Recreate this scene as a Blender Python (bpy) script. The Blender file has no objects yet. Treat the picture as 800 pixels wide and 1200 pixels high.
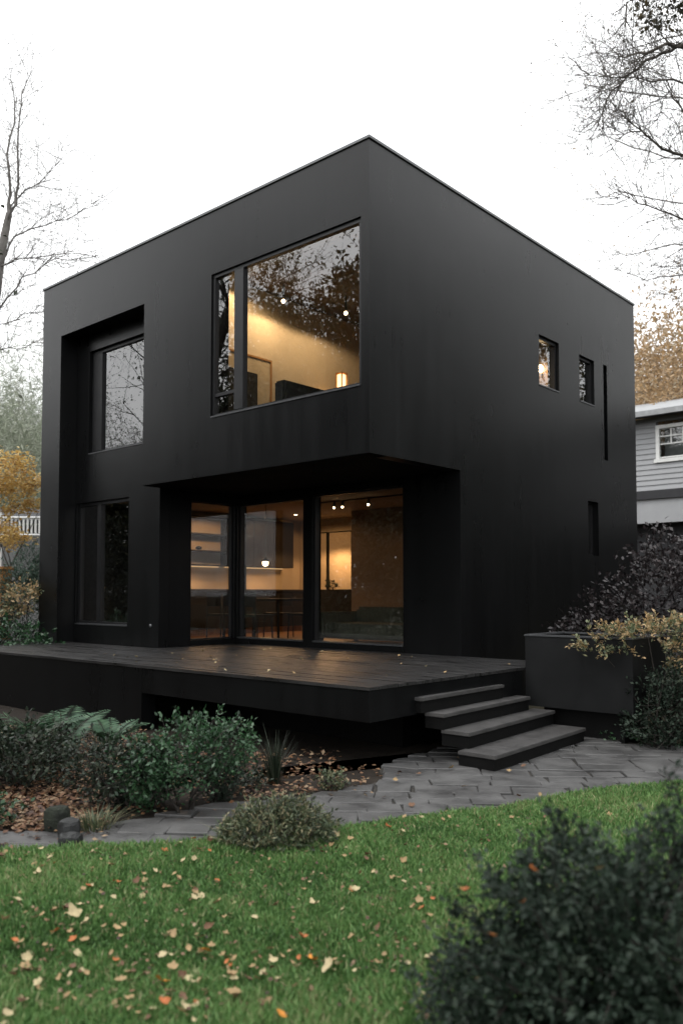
import bpy, bmesh, math, random
import numpy as np
from mathutils import Vector

random.seed(7)
SC = bpy.context.scene
COL = SC.collection
R = np.random.default_rng(11)

# ------------------------------------------------------------------ camera
YAW = math.radians(41.7); PITCH = math.radians(2.7); FPX = 980.0
CAM = np.array([6.3046, -7.5746, 1.6])
FW = np.array([-math.sin(YAW)*math.cos(PITCH), math.cos(YAW)*math.cos(PITCH), math.sin(PITCH)])
RT = np.array([math.cos(YAW), math.sin(YAW), 0.0])
UP = np.cross(RT, FW)
def ray(x, y): return FW + RT*((x-400)/FPX) + UP*((650-y)/FPX)
def px(x, y, depth): return CAM + ray(x, y)*depth              # a point at a real distance
def onz(x, y, z=0.0):
    r = ray(x, y); return CAM + r*((z-CAM[2])/r[2])
def col_at(x, depth, z=0.0):
    p = px(x, 696, depth); p[2] = z; return p

cam = bpy.data.cameras.new('camera'); co = bpy.data.objects.new('camera', cam); COL.objects.link(co)
co.location = CAM; co.rotation_euler = (math.pi/2+PITCH, 0, YAW)
cam.sensor_fit = 'VERTICAL'; cam.sensor_height = 36; cam.sensor_width = 24
cam.lens = FPX/1200*36; cam.shift_y = 50/1200
cam.clip_end = 2000; cam.clip_start = 0.05
cam.dof.use_dof = True; cam.dof.focus_distance = 9.5; cam.dof.aperture_fstop = 1.6
SC.camera = co

# ------------------------------------------------------------------ materials
def newmat(name):
    m = bpy.data.materials.new(name); m.use_nodes = True
    nt = m.node_tree; b = nt.nodes['Principled BSDF']
    return m, nt, b
def N(nt, typ, **kw):
    n = nt.nodes.new(typ)
    for k, v in kw.items():
        if k in n.inputs.keys(): n.inputs[k].default_value = v
        else: setattr(n, k, v)
    return n
def rgb(c): return (c[0], c[1], c[2], 1.0)
def mat(name, c, rough=0.6, var=0.25, scale=3.0, bump=0.0, bscale=60.0, spec=0.5, metal=0.0, c2=None, stretch=None, detail=6.0, rvar=0.08):
    """base colour with two-octave noise variation and a fine bump, in world space"""
    m, nt, b = newmat(name)
    geo = N(nt, 'ShaderNodeNewGeometry')
    src = geo.outputs['Position']
    if stretch:
        mp = N(nt, 'ShaderNodeMapping'); mp.inputs['Scale'].default_value = stretch
        nt.links.new(src, mp.inputs['Vector']); src = mp.outputs['Vector']
    n1 = N(nt, 'ShaderNodeTexNoise', Scale=scale, Detail=detail, Roughness=0.6)
    nt.links.new(src, n1.inputs['Vector'])
    rp = N(nt, 'ShaderNodeValToRGB')
    a = c2 if c2 else tuple(v*(1-var) for v in c)
    d = c if c2 else tuple(v*(1+var) for v in c)
    rp.color_ramp.elements[0].color = rgb(a); rp.color_ramp.elements[0].position = 0.3
    rp.color_ramp.elements[1].color = rgb(d); rp.color_ramp.elements[1].position = 0.7
    nt.links.new(n1.outputs['Fac'], rp.inputs['Fac']); nt.links.new(rp.outputs['Color'], b.inputs['Base Color'])
    mr = N(nt, 'ShaderNodeMapRange'); mr.inputs['From Min'].default_value = 0.25; mr.inputs['From Max'].default_value = 0.75; mr.inputs['To Min'].default_value = max(.05, rough-rvar); mr.inputs['To Max'].default_value = rough+rvar
    nt.links.new(n1.outputs['Fac'], mr.inputs['Value']); nt.links.new(mr.outputs['Result'], b.inputs['Roughness'])
    b.inputs['Specular IOR Level'].default_value = spec; b.inputs['Metallic'].default_value = metal
    if bump > 0:
        n2 = N(nt, 'ShaderNodeTexNoise', Scale=bscale, Detail=5.0)
        nt.links.new(src, n2.inputs['Vector'])
        bp = N(nt, 'ShaderNodeBump', Strength=bump, Distance=0.01)
        nt.links.new(n2.outputs['Fac'], bp.inputs['Height']); nt.links.new(bp.outputs['Normal'], b.inputs['Normal'])
    return m
def leafmat(name, cols, rough=0.38, trans=0.25, spec=0.55):
    """leaves: every leaf takes its own tint out of a ramp of leaf colours"""
    m, nt, b = newmat(name)
    at = N(nt, 'ShaderNodeAttribute', attribute_name='tint')
    rp = N(nt, 'ShaderNodeValToRGB')
    el = rp.color_ramp.elements
    while len(el) < len(cols): el.new(0.5)
    for i, c in enumerate(cols):
        el[i].position = i/(len(cols)-1); el[i].color = rgb(c)
    nt.links.new(at.outputs['Fac'], rp.inputs['Fac']); nt.links.new(rp.outputs['Color'], b.inputs['Base Color'])
    b.inputs['Roughness'].default_value = rough; b.inputs['Specular IOR Level'].default_value = spec
    if trans > 0:
        tr = N(nt, 'ShaderNodeBsdfTranslucent'); mx = N(nt, 'ShaderNodeMixShader'); mx.inputs[0].default_value = trans
        nt.links.new(rp.outputs['Color'], tr.inputs['Color'])
        nt.links.new(b.outputs[0], mx.inputs[1]); nt.links.new(tr.outputs[0], mx.inputs[2])
        nt.links.new(mx.outputs[0], nt.nodes['Material Output'].inputs['Surface'])
    return m
def emat(name, c, s):
    m, nt, b = newmat(name)
    b.inputs['Base Color'].default_value = rgb(c)
    b.inputs['Emission Color'].default_value = rgb(c); b.inputs['Emission Strength'].default_value = s
    return m
def glassmat(name, ior):
    m = bpy.data.materials.new(name); m.use_nodes = True; nt = m.node_tree
    nt.nodes.remove(nt.nodes['Principled BSDF'])
    fr = N(nt, 'ShaderNodeFresnel', IOR=ior)
    tr = N(nt, 'ShaderNodeBsdfTransparent'); tr.inputs[0].default_value = (0.93, 0.95, 0.94, 1)
    gl = N(nt, 'ShaderNodeBsdfGlossy'); gl.inputs['Roughness'].default_value = 0.0
    geo = N(nt, 'ShaderNodeNewGeometry')
    nz = N(nt, 'ShaderNodeTexNoise', Scale=1.1, Detail=1.0); nt.links.new(geo.outputs['Position'], nz.inputs['Vector'])
    bp = N(nt, 'ShaderNodeBump', Strength=0.04, Distance=0.03); nt.links.new(nz.outputs['Fac'], bp.inputs['Height'])
    nt.links.new(bp.outputs['Normal'], gl.inputs['Normal'])
    mx = N(nt, 'ShaderNodeMixShader')
    inv = N(nt, 'ShaderNodeMath', operation='SUBTRACT'); inv.inputs[0].default_value = 1.0; nt.links.new(geo.outputs['Backfacing'], inv.inputs[1])
    ml = N(nt, 'ShaderNodeMath', operation='MULTIPLY'); nt.links.new(fr.outputs[0], ml.inputs[0]); nt.links.new(inv.outputs[0], ml.inputs[1])
    nt.links.new(ml.outputs[0], mx.inputs[0]); nt.links.new(tr.outputs[0], mx.inputs[1]); nt.links.new(gl.outputs[0], mx.inputs[2])
    nt.links.new(mx.outputs[0], nt.nodes['Material Output'].inputs['Surface'])
    return m

M = {}
def paint(name, c, rough, spec):
    m, nt, b = newmat(name); geo = N(nt, 'ShaderNodeNewGeometry'); P = geo.outputs['Position']
    mp = N(nt, 'ShaderNodeMapping'); mp.inputs['Scale'].default_value = (5.0, 5.0, 0.35); nt.links.new(P, mp.inputs['Vector'])
    st = N(nt, 'ShaderNodeTexNoise', Scale=1.2, Detail=2.5, Roughness=0.5); nt.links.new(mp.outputs['Vector'], st.inputs['Vector'])
    bl = N(nt, 'ShaderNodeTexNoise', Scale=1.1, Detail=5.0, Roughness=0.6); nt.links.new(P, bl.inputs['Vector'])
    ad = N(nt, 'ShaderNodeMath', operation='ADD'); nt.links.new(st.outputs['Fac'], ad.inputs[0]); nt.links.new(bl.outputs['Fac'], ad.inputs[1])
    mr = N(nt, 'ShaderNodeMapRange'); mr.inputs['From Min'].default_value = .7; mr.inputs['From Max'].default_value = 1.3
    mr.inputs['To Min'].default_value = rough-.025; mr.inputs['To Max'].default_value = rough+.03
    nt.links.new(ad.outputs[0], mr.inputs['Value']); nt.links.new(mr.outputs[0], b.inputs['Roughness'])
    rp = N(nt, 'ShaderNodeValToRGB'); rp.color_ramp.elements[0].position = .35; rp.color_ramp.elements[1].position = .68
    rp.color_ramp.elements[0].color = rgb(tuple(v*.85 for v in c)); rp.color_ramp.elements[1].color = rgb(tuple(v*1.2 for v in c))
    nt.links.new(st.outputs['Fac'], rp.inputs['Fac']); nt.links.new(rp.outputs['Color'], b.inputs['Base Color'])
    f1 = N(nt, 'ShaderNodeTexNoise', Scale=2.2, Detail=2.0); f2 = N(nt, 'ShaderNodeTexNoise', Scale=170.0, Detail=3.0)
    for f_ in (f1, f2): nt.links.new(P, f_.inputs['Vector'])
    b1 = N(nt, 'ShaderNodeBump', Strength=0.03, Distance=0.05); b2 = N(nt, 'ShaderNodeBump', Strength=0.05, Distance=0.01)
    nt.links.new(f1.outputs['Fac'], b1.inputs['Height']); nt.links.new(f2.outputs['Fac'], b2.inputs['Height'])
    nt.links.new(b1.outputs['Normal'], b2.inputs['Normal']); nt.links.new(b2.outputs['Normal'], b.inputs['Normal'])
    b.inputs['Specular IOR Level'].default_value = spec
    return m
M['black'] = paint('black_render', (0.0045, 0.0047, 0.0050), 0.29, 0.26)
M['blackwood'] = mat('black_boards', (0.0045, 0.0045, 0.0045), 0.60, 0.25, 4, 0.1, 60, 0.16)
M['soffit'] = mat('matt_black_soffit', (0.004, 0.004, 0.004), 0.9, 0.1, 2, 0, 10, 0.08)
M['frame'] = mat('black_metal_frame', (0.012, 0.012, 0.013), 0.4, 0.1, 5, 0, 10, 0.4)
M['sillmetal'] = mat('grey_sill_metal', (0.055, 0.057, 0.06), 0.35, 0.15, 6, 0, 10, 0.6)
M['cap'] = mat('roof_edge_metal', (0.10, 0.105, 0.11), 0.4, 0.2, 2, 0, 10, 0.5)
M['glass'] = glassmat('window_glass', 2.45)
M['deck'] = mat('wet_black_decking', (0.020, 0.0195, 0.0195), 0.38, 0.6, 2.6, 0.9, 14, 0.55, stretch=(0.5, 6, 1), rvar=.22)
M['tread'] = mat('grey_step_tread', (0.060, 0.058, 0.057), 0.5, 0.3, 6, 0.25, 80, 0.4)
M['planter'] = mat('charcoal_planter', (0.009, 0.0094, 0.0098), 0.5, 0.2, 2, 0.08, 120, 0.2)
M['slate'] = mat('slate_paving', (0.105, 0.104, 0.102), 0.5, 0.42, 2.6, 0.7, 22, 0.5, c2=(0.045, 0.044, 0.044), rvar=.2)
M['soil'] = mat('dark_soil', (0.022, 0.017, 0.013), 0.9, 0.4, 5, 0.8, 40, 0.2)
M['ground'] = mat('woodland_ground', (0.045, 0.040, 0.026), 0.95, 0.45, 0.8, 0.6, 12, 0.2)
M['turf'] = mat('turf_soil', (0.022, 0.040, 0.012), 0.95, 0.4, 4, 0.6, 60, 0.1)
M['joint'] = mat('gritty_joint', (0.045, 0.042, 0.038), 0.9, 0.4, 20, 0.8, 80, 0.2)
M['stone'] = mat('dark_stone', (0.018, 0.019, 0.019), 0.6, 0.45, 9, 0.6, 45, 0.4)
M['bark'] = mat('grey_bark', (0.075, 0.066, 0.058), 0.9, 0.4, 9, 0.5, 50, 0.2)
M['bark_dark'] = mat('dark_bark', (0.030, 0.026, 0.023), 0.9, 0.4, 9, 0.5, 50, 0.2)
M['bark_haze'] = mat('haze_pale_bark', (0.17, 0.16, 0.15), 0.9, 0.3, 4, 0.3, 30, 0.2)  # bark paled in colour to stand in for distance haze
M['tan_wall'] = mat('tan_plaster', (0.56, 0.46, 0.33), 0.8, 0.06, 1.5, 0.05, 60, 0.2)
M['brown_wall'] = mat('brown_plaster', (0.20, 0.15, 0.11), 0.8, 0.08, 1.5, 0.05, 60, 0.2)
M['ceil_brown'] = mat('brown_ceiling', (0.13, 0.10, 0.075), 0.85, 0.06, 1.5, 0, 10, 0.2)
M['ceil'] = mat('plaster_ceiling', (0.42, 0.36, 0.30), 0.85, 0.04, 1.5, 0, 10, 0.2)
M['floor'] = mat('oak_floor', (0.28, 0.15, 0.08), 0.45, 0.3, 3, 0.05, 40, 0.4, stretch=(1, 8, 1))
M['cabinet'] = mat('dark_cabinet', (0.014, 0.011, 0.009), 0.55, 0.25, 4, 0, 10, 0.25, stretch=(6, 6, 1))
M['darkfab'] = mat('dark_fabric', (0.025, 0.024, 0.024), 0.9, 0.3, 14, 0.3, 200, 0.2)
M['greyfab'] = mat('olive_grey_fabric', (0.09, 0.09, 0.07), 0.9, 0.15, 8, 0.3, 200, 0.2)
M['wood'] = mat('orange_wood', (0.34, 0.17, 0.06), 0.7, 0.3, 3, 0.2, 40, 0.3, stretch=(8, 8, 1))
M['white'] = mat('white_paint', (0.72, 0.72, 0.70), 0.6, 0.06, 4, 0, 10, 0.3)
M['siding'] = mat('grey_siding', (0.34, 0.345, 0.355), 0.7, 0.06, 2.5, 0.1, 40, 0.3)
M['shingle'] = mat('grey_shingle', (0.30, 0.305, 0.31), 0.85, 0.2, 6, 0.3, 30, 0.2)
M['darktrim'] = mat('dark_trim', (0.035, 0.035, 0.038), 0.7, 0.2, 4, 0, 10, 0.3)
M['shed'] = mat('weathered_wall', (0.20, 0.20, 0.20), 0.9, 0.2, 4, 0.2, 20, 0.2)
M['paper'] = mat('art_paper', (0.50, 0.40, 0.27), 0.8, 0.15, 5, 0, 10, 0.2)
M['bulb'] = emat('lit_bulb', (1.0, 0.72, 0.42), 14.0)
M['shade'] = emat('lit_paper_shade', (1.0, 0.60, 0.27), 2.2)
M['strip'] = emat('lit_strip', (1.0, 0.62, 0.30), .5)

# foliage palettes
L = {}
L['grass'] = leafmat('grass_blade', [(0.042, 0.090, 0.026), (0.092, 0.195, 0.056), (0.165, 0.29, 0.092), (0.30, 0.29, 0.15)], 0.55, 0.3, 0.3)
L['boxwood'] = leafmat('dark_small_leaf', [(0.006, 0.012, 0.007), (0.013, 0.024, 0.015), (0.026, 0.042, 0.029), (0.052, 0.070, 0.050)], 0.55, 0.15, 0.25)
L['hydrangea'] = leafmat('green_shrub_leaf', [(0.010, 0.030, 0.012), (0.018, 0.055, 0.022), (0.032, 0.090, 0.034), (0.055, 0.115, 0.055)], 0.42, 0.2)
L['darkshrub'] = leafmat('dark_grey_green_leaf', [(0.006, 0.011, 0.006), (0.013, 0.022, 0.013), (0.028, 0.042, 0.026), (0.070, 0.080, 0.058)], 0.42, 0.15, 0.3)
L['purple'] = leafmat('dark_purple_leaf', [(0.010, 0.008, 0.009), (0.020, 0.014, 0.016), (0.040, 0.032, 0.034), (0.075, 0.062, 0.062)], 0.4, 0.12)
L['fern'] = leafmat('fern_frond', [(0.024, 0.065, 0.032), (0.045, 0.11, 0.056), (0.085, 0.16, 0.085)], 0.5, 0.3)
L['mound'] = leafmat('grey_green_needle', [(0.022, 0.036, 0.018), (0.058, 0.082, 0.040), (0.115, 0.14, 0.070), (0.24, 0.20, 0.115)], 0.55, 0.2)
L['yellow'] = leafmat('yellow_autumn_leaf', [(0.32, 0.18, 0.05), (0.56, 0.37, 0.12), (0.68, 0.50, 0.19), (0.74, 0.60, 0.30)], 0.5, 0.35)
L['orange'] = leafmat('orange_autumn_leaf', [(0.19, 0.14, 0.085), (0.30, 0.21, 0.125), (0.38, 0.26, 0.14), (0.42, 0.27, 0.13), (0.37, 0.31, 0.22)], 0.6, 0.3)
L['hazewood'] = leafmat('haze_pale_twig', [(0.16, 0.19, 0.135), (0.23, 0.26, 0.19), (0.29, 0.31, 0.24), (0.34, 0.35, 0.30)], 0.8, 0.2, 0.2)  # twig colours paled, standing in for haze over the far wood
L['maplegreen'] = leafmat('yellow_green_leaf', [(0.08, 0.11, 0.06), (0.20, 0.22, 0.12), (0.44, 0.30, 0.15), (0.56, 0.41, 0.23)], 0.5, 0.3)
L['juniper'] = leafmat('blue_green_needle', [(0.025, 0.050, 0.035), (0.045, 0.085, 0.058), (0.075, 0.12, 0.085)], 0.6, 0.2)
L['litter'] = leafmat('dry_leaf_litter', [(0.03, 0.014, 0.009), (0.08, 0.034, 0.018), (0.17, 0.08, 0.035), (0.24, 0.16, 0.09), (0.13, 0.05, 0.022), (0.32, 0.23, 0.14)], 0.6, 0.15)
L['woods'] = leafmat('dark_wood_leaf', [(0.010, 0.016, 0.008), (0.020, 0.030, 0.013), (0.040, 0.050, 0.022), (0.085, 0.075, 0.030)], 0.6, 0.2)
L['sparse'] = leafmat('sparse_dark_leaf', [(0.02, 0.02, 0.014), (0.05, 0.045, 0.03), (0.10, 0.075, 0.035)], 0.6, 0.3)
LEAFSOLID = {
    'tan': mat('tan_dead_leaf', (0.29, 0.20, 0.10), 0.6, 0.25, 22, 0.2, 90, 0.3),
    'pale': mat('pale_dead_leaf', (0.40, 0.33, 0.19), 0.6, 0.2, 22, 0.2, 90, 0.3),
    'brown': mat('brown_dead_leaf', (0.13, 0.07, 0.04), 0.6, 0.35, 22, 0.2, 90, 0.3),
    'orange': mat('orange_dead_leaf', (0.50, 0.20, 0.03), 0.55, 0.25, 22, 0.2, 90, 0.3),
    'rust': mat('rust_dead_leaf', (0.36, 0.12, 0.04), 0.55, 0.3, 22, 0.2, 90, 0.3)}

# ------------------------------------------------------------------ object helpers
def link(name, me, m=None, parent=None):
    o = bpy.data.objects.new(name, me); COL.objects.link(o)
    if m is not None and me is not None: me.materials.append(m)
    if parent is not None:
        o.parent = parent
        o.matrix_parent_inverse = parent.matrix_basis.inverted() if False else o.matrix_parent_inverse
        o.location = -Vector(parent.get('_base', (0, 0, 0)))
    return o
def tag(o, label=None, cat=None, group=None, kind=None):
    if label: o['label'] = label
    if cat: o['category'] = cat
    if group: o['group'] = group
    if kind: o['kind'] = kind
    return o
BASE = {}
def thing(name, label, cat, loc, group=None):
    o = bpy.data.objects.new(name, None); COL.objects.link(o)
    o.location = loc; o.empty_display_size = 0.2
    BASE[o.name] = Vector(loc)
    return tag(o, label, cat, group)
def put(name, me, m=None, parent=None):
    """link a mesh given in world coordinates, as a top-level object or as a part"""
    o = bpy.data.objects.new(name, me); COL.objects.link(o)
    if m is not None: me.materials.append(m)
    b = Vector((0, 0, 0))
    if parent is not None:
        o.parent = parent
        b = BASE[parent.name]
        me.transform(__import__('mathutils').Matrix.Translation(-b))
    BASE[o.name] = b
    return o
class MB:
    def __init__(s): s.v = []; s.f = []; s.sm = []
    def add(s, vs, fs, smooth=False):
        k = len(s.v); s.v += [tuple(map(float, p)) for p in vs]
        s.f += [tuple(i+k for i in f) for f in fs]; s.sm += [smooth]*len(fs); return s
    def box(s, x0, x1, y0, y1, z0, z1):
        vs = [(x0,y0,z0),(x1,y0,z0),(x1,y1,z0),(x0,y1,z0),(x0,y0,z1),(x1,y0,z1),(x1,y1,z1),(x0,y1,z1)]
        return s.add(vs, [(0,3,2,1),(4,5,6,7),(0,1,5,4),(1,2,6,5),(2,3,7,6),(3,0,4,7)])
    def tube(s, pts, rad, n=6, cap=True):
        pts = [np.array(p, float) for p in pts]; vs = []; fs = []
        if np.isscalar(rad): rad = [rad]*len(pts)
        for i, p in enumerate(pts):
            d = pts[min(i+1, len(pts)-1)]-pts[max(i-1, 0)]; d = d/(np.linalg.norm(d)+1e-9)
            a = np.cross(d, (0.31, 0.17, 0.93) if abs(d[2]) < 0.9 else (1, 0.1, 0)); a /= np.linalg.norm(a)+1e-9; b = np.cross(d, a)
            for k in range(n):
                t = 2*math.pi*k/n; vs.append(p+rad[i]*(a*math.cos(t)+b*math.sin(t)))
        for i in range(len(pts)-1):
            for k in range(n):
                k2 = (k+1) % n; fs.append((i*n+k, i*n+k2, (i+1)*n+k2, (i+1)*n+k))
        if cap: fs.append(tuple(range(n))[::-1]); fs.append(tuple((len(pts)-1)*n+k for k in range(n)))
        return s.add(vs, fs, n > 4)
    def mesh(s, name, bevel=0.0, fix=False):
        me = bpy.data.meshes.new(name); me.from_pydata(s.v, [], s.f)
        me.polygons.foreach_set('use_smooth', s.sm)
        if fix or bevel > 0:
            bm = bmesh.new(); bm.from_mesh(me)
            if fix: bmesh.ops.remove_doubles(bm, verts=bm.verts, dist=1e-5); bmesh.ops.recalc_face_normals(bm, faces=bm.faces)
            if bevel > 0:
                bmesh.ops.bevel(bm, geom=[e for e in bm.edges if e.calc_face_angle(0) > 0.5], offset=bevel, segments=2, affect='EDGES', clamp_overlap=True)
            bm.to_mesh(me); bm.free()
        me.update(); return me
    def build(s, name, m, parent=None, bevel=0.0, fix=False):
        return put(name, s.mesh(name, bevel, fix), m, parent)
def fast(name, V, k, tint=None):
    """mesh of many loose k-sided faces; V is (n, k, 3)"""
    n = len(V); me = bpy.data.meshes.new(name)
    me.vertices.add(n*k); me.vertices.foreach_set('co', np.ascontiguousarray(V, dtype=np.float32).ravel())
    me.loops.add(n*k); me.loops.foreach_set('vertex_index', np.arange(n*k, dtype=np.int32))
    me.polygons.add(n); me.polygons.foreach_set('loop_start', np.arange(0, n*k, k, dtype=np.int32))
    if tint is not None:
        a = me.attributes.new('tint', 'FLOAT', 'FACE'); a.data.foreach_set('value', np.asarray(tint, dtype=np.float32))
    me.update(calc_edges=True); me.validate(); return me
def nrm(a): return a/(np.linalg.norm(a, axis=-1, keepdims=True)+1e-9)
def leaves(name, P, size, m, parent=None, aspect=0.55, flat=0.0, out=None, tintmean=None, rng=R):
    """diamond leaves folded along their midrib"""
    n = len(P)
    s = (size*rng.uniform(0.6, 1.3, n))[:, None]
    d = rng.normal(0, 1, (n, 3)); d[:, 2] *= (1-flat)
    if out is not None: d = d+out
    d = nrm(d)
    nn = rng.normal(0, 1, (n, 3)); nn[:, 2] = np.abs(nn[:, 2])+0.5+2.5*flat
    w = nrm(np.cross(d, nn)); u = nrm(np.cross(w, d))
    f = rng.uniform(0.0, 0.25, n)[:, None]
    mid = P+d*s*0.5
    V = np.stack([P, mid+w*s*aspect*0.5+u*s*f*0.5, P+d*s, mid-w*s*aspect*0.5+u*s*f*0.5], axis=1)
    t = rng.uniform(0, 1, n) if tintmean is None else np.clip(tintmean+rng.normal(0, 0.2, n), 0, 1)
    return put(name, fast(name, V, 4, t), m, parent)
def clumps(lobes, ncl, per, sig, rng=R, shell=0.45, zmin=None):
    """cluster points through ellipsoid lobes, denser towards their surface"""
    out = []; tm = []; cs = []
    vol = np.array([l[1][0]*l[1][1]*l[1][2] for l in lobes])**0.67; vol /= vol.sum()
    for (c, r), w in zip(lobes, vol):
        k = max(3, int(ncl*w))
        d = nrm(rng.normal(0, 1, (k, 3))); rad = rng.uniform(shell**2, 1.08, k)**0.5
        cc = np.array(c)+d*np.array(r)*rad[:, None]
        if zmin is not None: cc = cc[cc[:, 2] > zmin]
        cs.append(cc)
    cs = np.concatenate(cs)
    n = len(cs); cen = np.mean([l[0] for l in lobes], axis=0)
    dr = nrm(nrm(cs-cen)*0.7+rng.normal(0, .45, (n, 3))+np.array([0, 0, .45])); ln = sig*rng.uniform(1.2, 2.4, n)
    tt = rng.uniform(-1, 1, (n, per, 1))
    P = (cs[:, None, :]+dr[:, None, :]*ln[:, None, None]*tt+rng.normal(0, 1, (n, per, 3))*sig*(.42-.18*tt)).reshape(-1, 3)
    clumps.out = np.repeat(dr*1.1, per, axis=0); clumps.twigs = [(cs[i]-dr[i]*ln[i]*1.3, cs[i]+dr[i]*ln[i]) for i in range(n)]
    tm = np.repeat(rng.uniform(0.1, 0.9, n), per)
    if zmin is not None:
        k = P[:, 2] > zmin; P = P[k]; tm = tm[k]; clumps.out = clumps.out[k]
    return P, tm, cs
def shrub(name, label, base, lobes, leaf, size, ncl=60, per=14, sig=0.06, m=None, bark='bark_dark', group=None, cat='shrub', aspect=0.55, seed=1, flat=0.0, stems=7, shell=0.45):
    """lobes are given relative to the base"""
    rng = np.random.default_rng(seed); base = np.array(base, float)
    size *= 0.74; ncl = int(ncl*1.8)
    t = thing(name, label, cat, tuple(base), group)
    lb = [(np.array(c)+base, r) for c, r in lobes]
    P, tm, cs = clumps(lb, ncl, per, sig, rng, shell, base[2]+0.01)
    leaves('foliage', P, size, L[leaf], t, aspect, flat, clumps.out, tm, rng)
    mb = MB()
    for a_, b_ in clumps.twigs[::2]: mb.tube([a_, b_], [.0035, .0015], 3, False)
    for i in range(stems):
        e = cs[rng.integers(len(cs))]; b = base+np.array([rng.normal(0, .05), rng.normal(0, .05), 0]); b[2] = base[2]-0.03
        mid = b*0.5+e*0.5+rng.normal(0, .03, 3)+np.array([0, 0, .03])
        q = np.array([b[0]*.9+e[0]*.1, b[1]*.9+e[1]*.1, b[2]*.75+e[2]*.25])
        mb.tube([b, q, mid, e], [.013, .011, .008, .003], 5)
    mb.build('stem', M[bark], t)
    return t
def grow(rng, segs, tips, p, d, Ln, r, lev, mx, nch, bend=0.14, lift=0.05, ang=(0.5, 1.0), shrink=(0.45, 0.75)):
    n = 4; pts = [p]; ds = []
    for i in range(n):
        d = d+rng.normal(0, bend, 3)+np.array([0, 0, lift]); d = d/np.linalg.norm(d)
        p = p+d*Ln/n; pts.append(p); ds.append(d)
    r1 = r*(0.5 if lev < mx else 0.35)
    segs.append((pts, [r+(r1-r)*i/n for i in range(n+1)], lev))
    if lev >= mx:
        tips.append(pts[-1]); tips.append(pts[2]); return
    for k in range(nch[min(lev, len(nch)-1)]):
        t = rng.uniform(0.3, 1.0) if k else 1.0
        i = min(int(t*n), n-1); q = pts[i]+(pts[i+1]-pts[i])*(t*n-i)
        a = rng.normal(0, 1, 3); a -= a.dot(ds[i])*ds[i]; a /= np.linalg.norm(a)+1e-9
        th = rng.uniform(*ang)
        dd = ds[i]*math.cos(th)+a*math.sin(th)
        grow(rng, segs, tips, q, dd, Ln*rng.uniform(*shrink), max(r*(1-0.5*t)*0.62, 0.002), lev+1, mx, nch, bend, lift, ang, shrink)
def tree(name, label, base, h, leaf=None, size=0.1, per=5, sig=0.2, trunk=0.16, levels=4, nch=(5, 5, 4, 4), bark='bark', seed=1, group=None, lean=(0, 0), keep=1.0, cat='tree', ang=(0.5, 1.0), tint=None, first=0.42, minr=0.0, crown_lobes=None, ncl=0, flat=0.0, aspect=0.55):
    rng = np.random.default_rng(seed); base = np.array(base, float)
    t = thing(name, label, cat, tuple(base), group)
    segs = []; tips = []
    d = np.array([lean[0], lean[1], 1.0]); d /= np.linalg.norm(d)
    grow(rng, segs, tips, base-np.array([0, 0, .1]), d, h*first, trunk, 0, levels, nch, 0.09, 0.05, ang, (0.5, 0.8))
    mb = MB(); tw = MB()
    for pts, rad, lev in segs:
        if lev <= 1: mb.tube(pts, [max(x, minr) for x in rad], 7 if lev == 0 else 5, False)
        else: tw.tube(pts, [max(x, minr) for x in rad], 3, False)
    mb.build('trunk', M[bark], t)
    if tw.v: tw.build('branches', M[bark], t)
    if leaf:
        tp = np.array(tips); tp = tp[rng.uniform(0, 1, len(tp)) < keep]
        P = np.repeat(tp, per, axis=0)+rng.normal(0, 1, (len(tp)*per, 3))*sig
        tm = np.repeat(rng.uniform(.1, .9, len(tp)), per)
        if crown_lobes:
            lb = [(np.array(c)+base, r) for c, r in crown_lobes]
            P2, tm2, _ = clumps(lb, ncl, per, sig, rng, 0.3); P = np.concatenate([P, P2]); tm = np.concatenate([tm, tm2])
        k = P[:, 2] > base[2]+0.05; P = P[k]; tm = tm[k]
        leaves('crown', P, size, L[leaf], t, aspect, flat, None, tm, rng)
    return t

# ------------------------------------------------------------------ world and sun
W = bpy.data.worlds.new('World'); SC.world = W; W.use_nodes = True
nt = W.node_tree; bg = nt.nodes['Background']
SUN_EL = math.radians(58); SUN_AZ = math.radians(205)           # azimuth from +Y, clockwise
sky = N(nt, 'ShaderNodeTexSky', sky_type='NISHITA'); sky.sun_disc = False
sky.sun_elevation = SUN_EL; sky.sun_rotation = SUN_AZ; sky.air_density = 2.0; sky.dust_density = 6.0; sky.ozone_density = 1.0
hs = N(nt, 'ShaderNodeHueSaturation', Saturation=0.12, Value=1.0)
mixw = N(nt, 'ShaderNodeMixRGB'); mixw.inputs['Fac'].default_value = 0.6; mixw.inputs['Color2'].default_value = (18.0, 18.2, 18.4, 1)
nt.links.new(sky.outputs[0], hs.inputs['Color']); nt.links.new(hs.outputs[0], mixw.inputs['Color1'])
nt.links.new(mixw.outputs[0], bg.inputs['Color']); bg.inputs['Strength'].default_value = 0.10
sl = bpy.data.lights.new('sun', 'SUN'); sl.energy = 0.5; sl.angle = math.radians(22); sl.color = (1, 0.97, 0.93)
so = bpy.data.objects.new('sun', sl); COL.objects.link(so); so.location = (0, -20, 30)
sd = Vector((math.sin(SUN_AZ)*math.cos(SUN_EL), math.cos(SUN_AZ)*math.cos(SUN_EL), math.sin(SUN_EL)))
so.rotation_euler = (-sd).to_track_quat('-Z', 'Y').to_euler()
vs = SC.view_settings; vs.view_transform = 'Standard'; vs.look = 'None'; vs.exposure = 0.7; vs.gamma = 1; vs.use_curve_mapping = False

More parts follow.
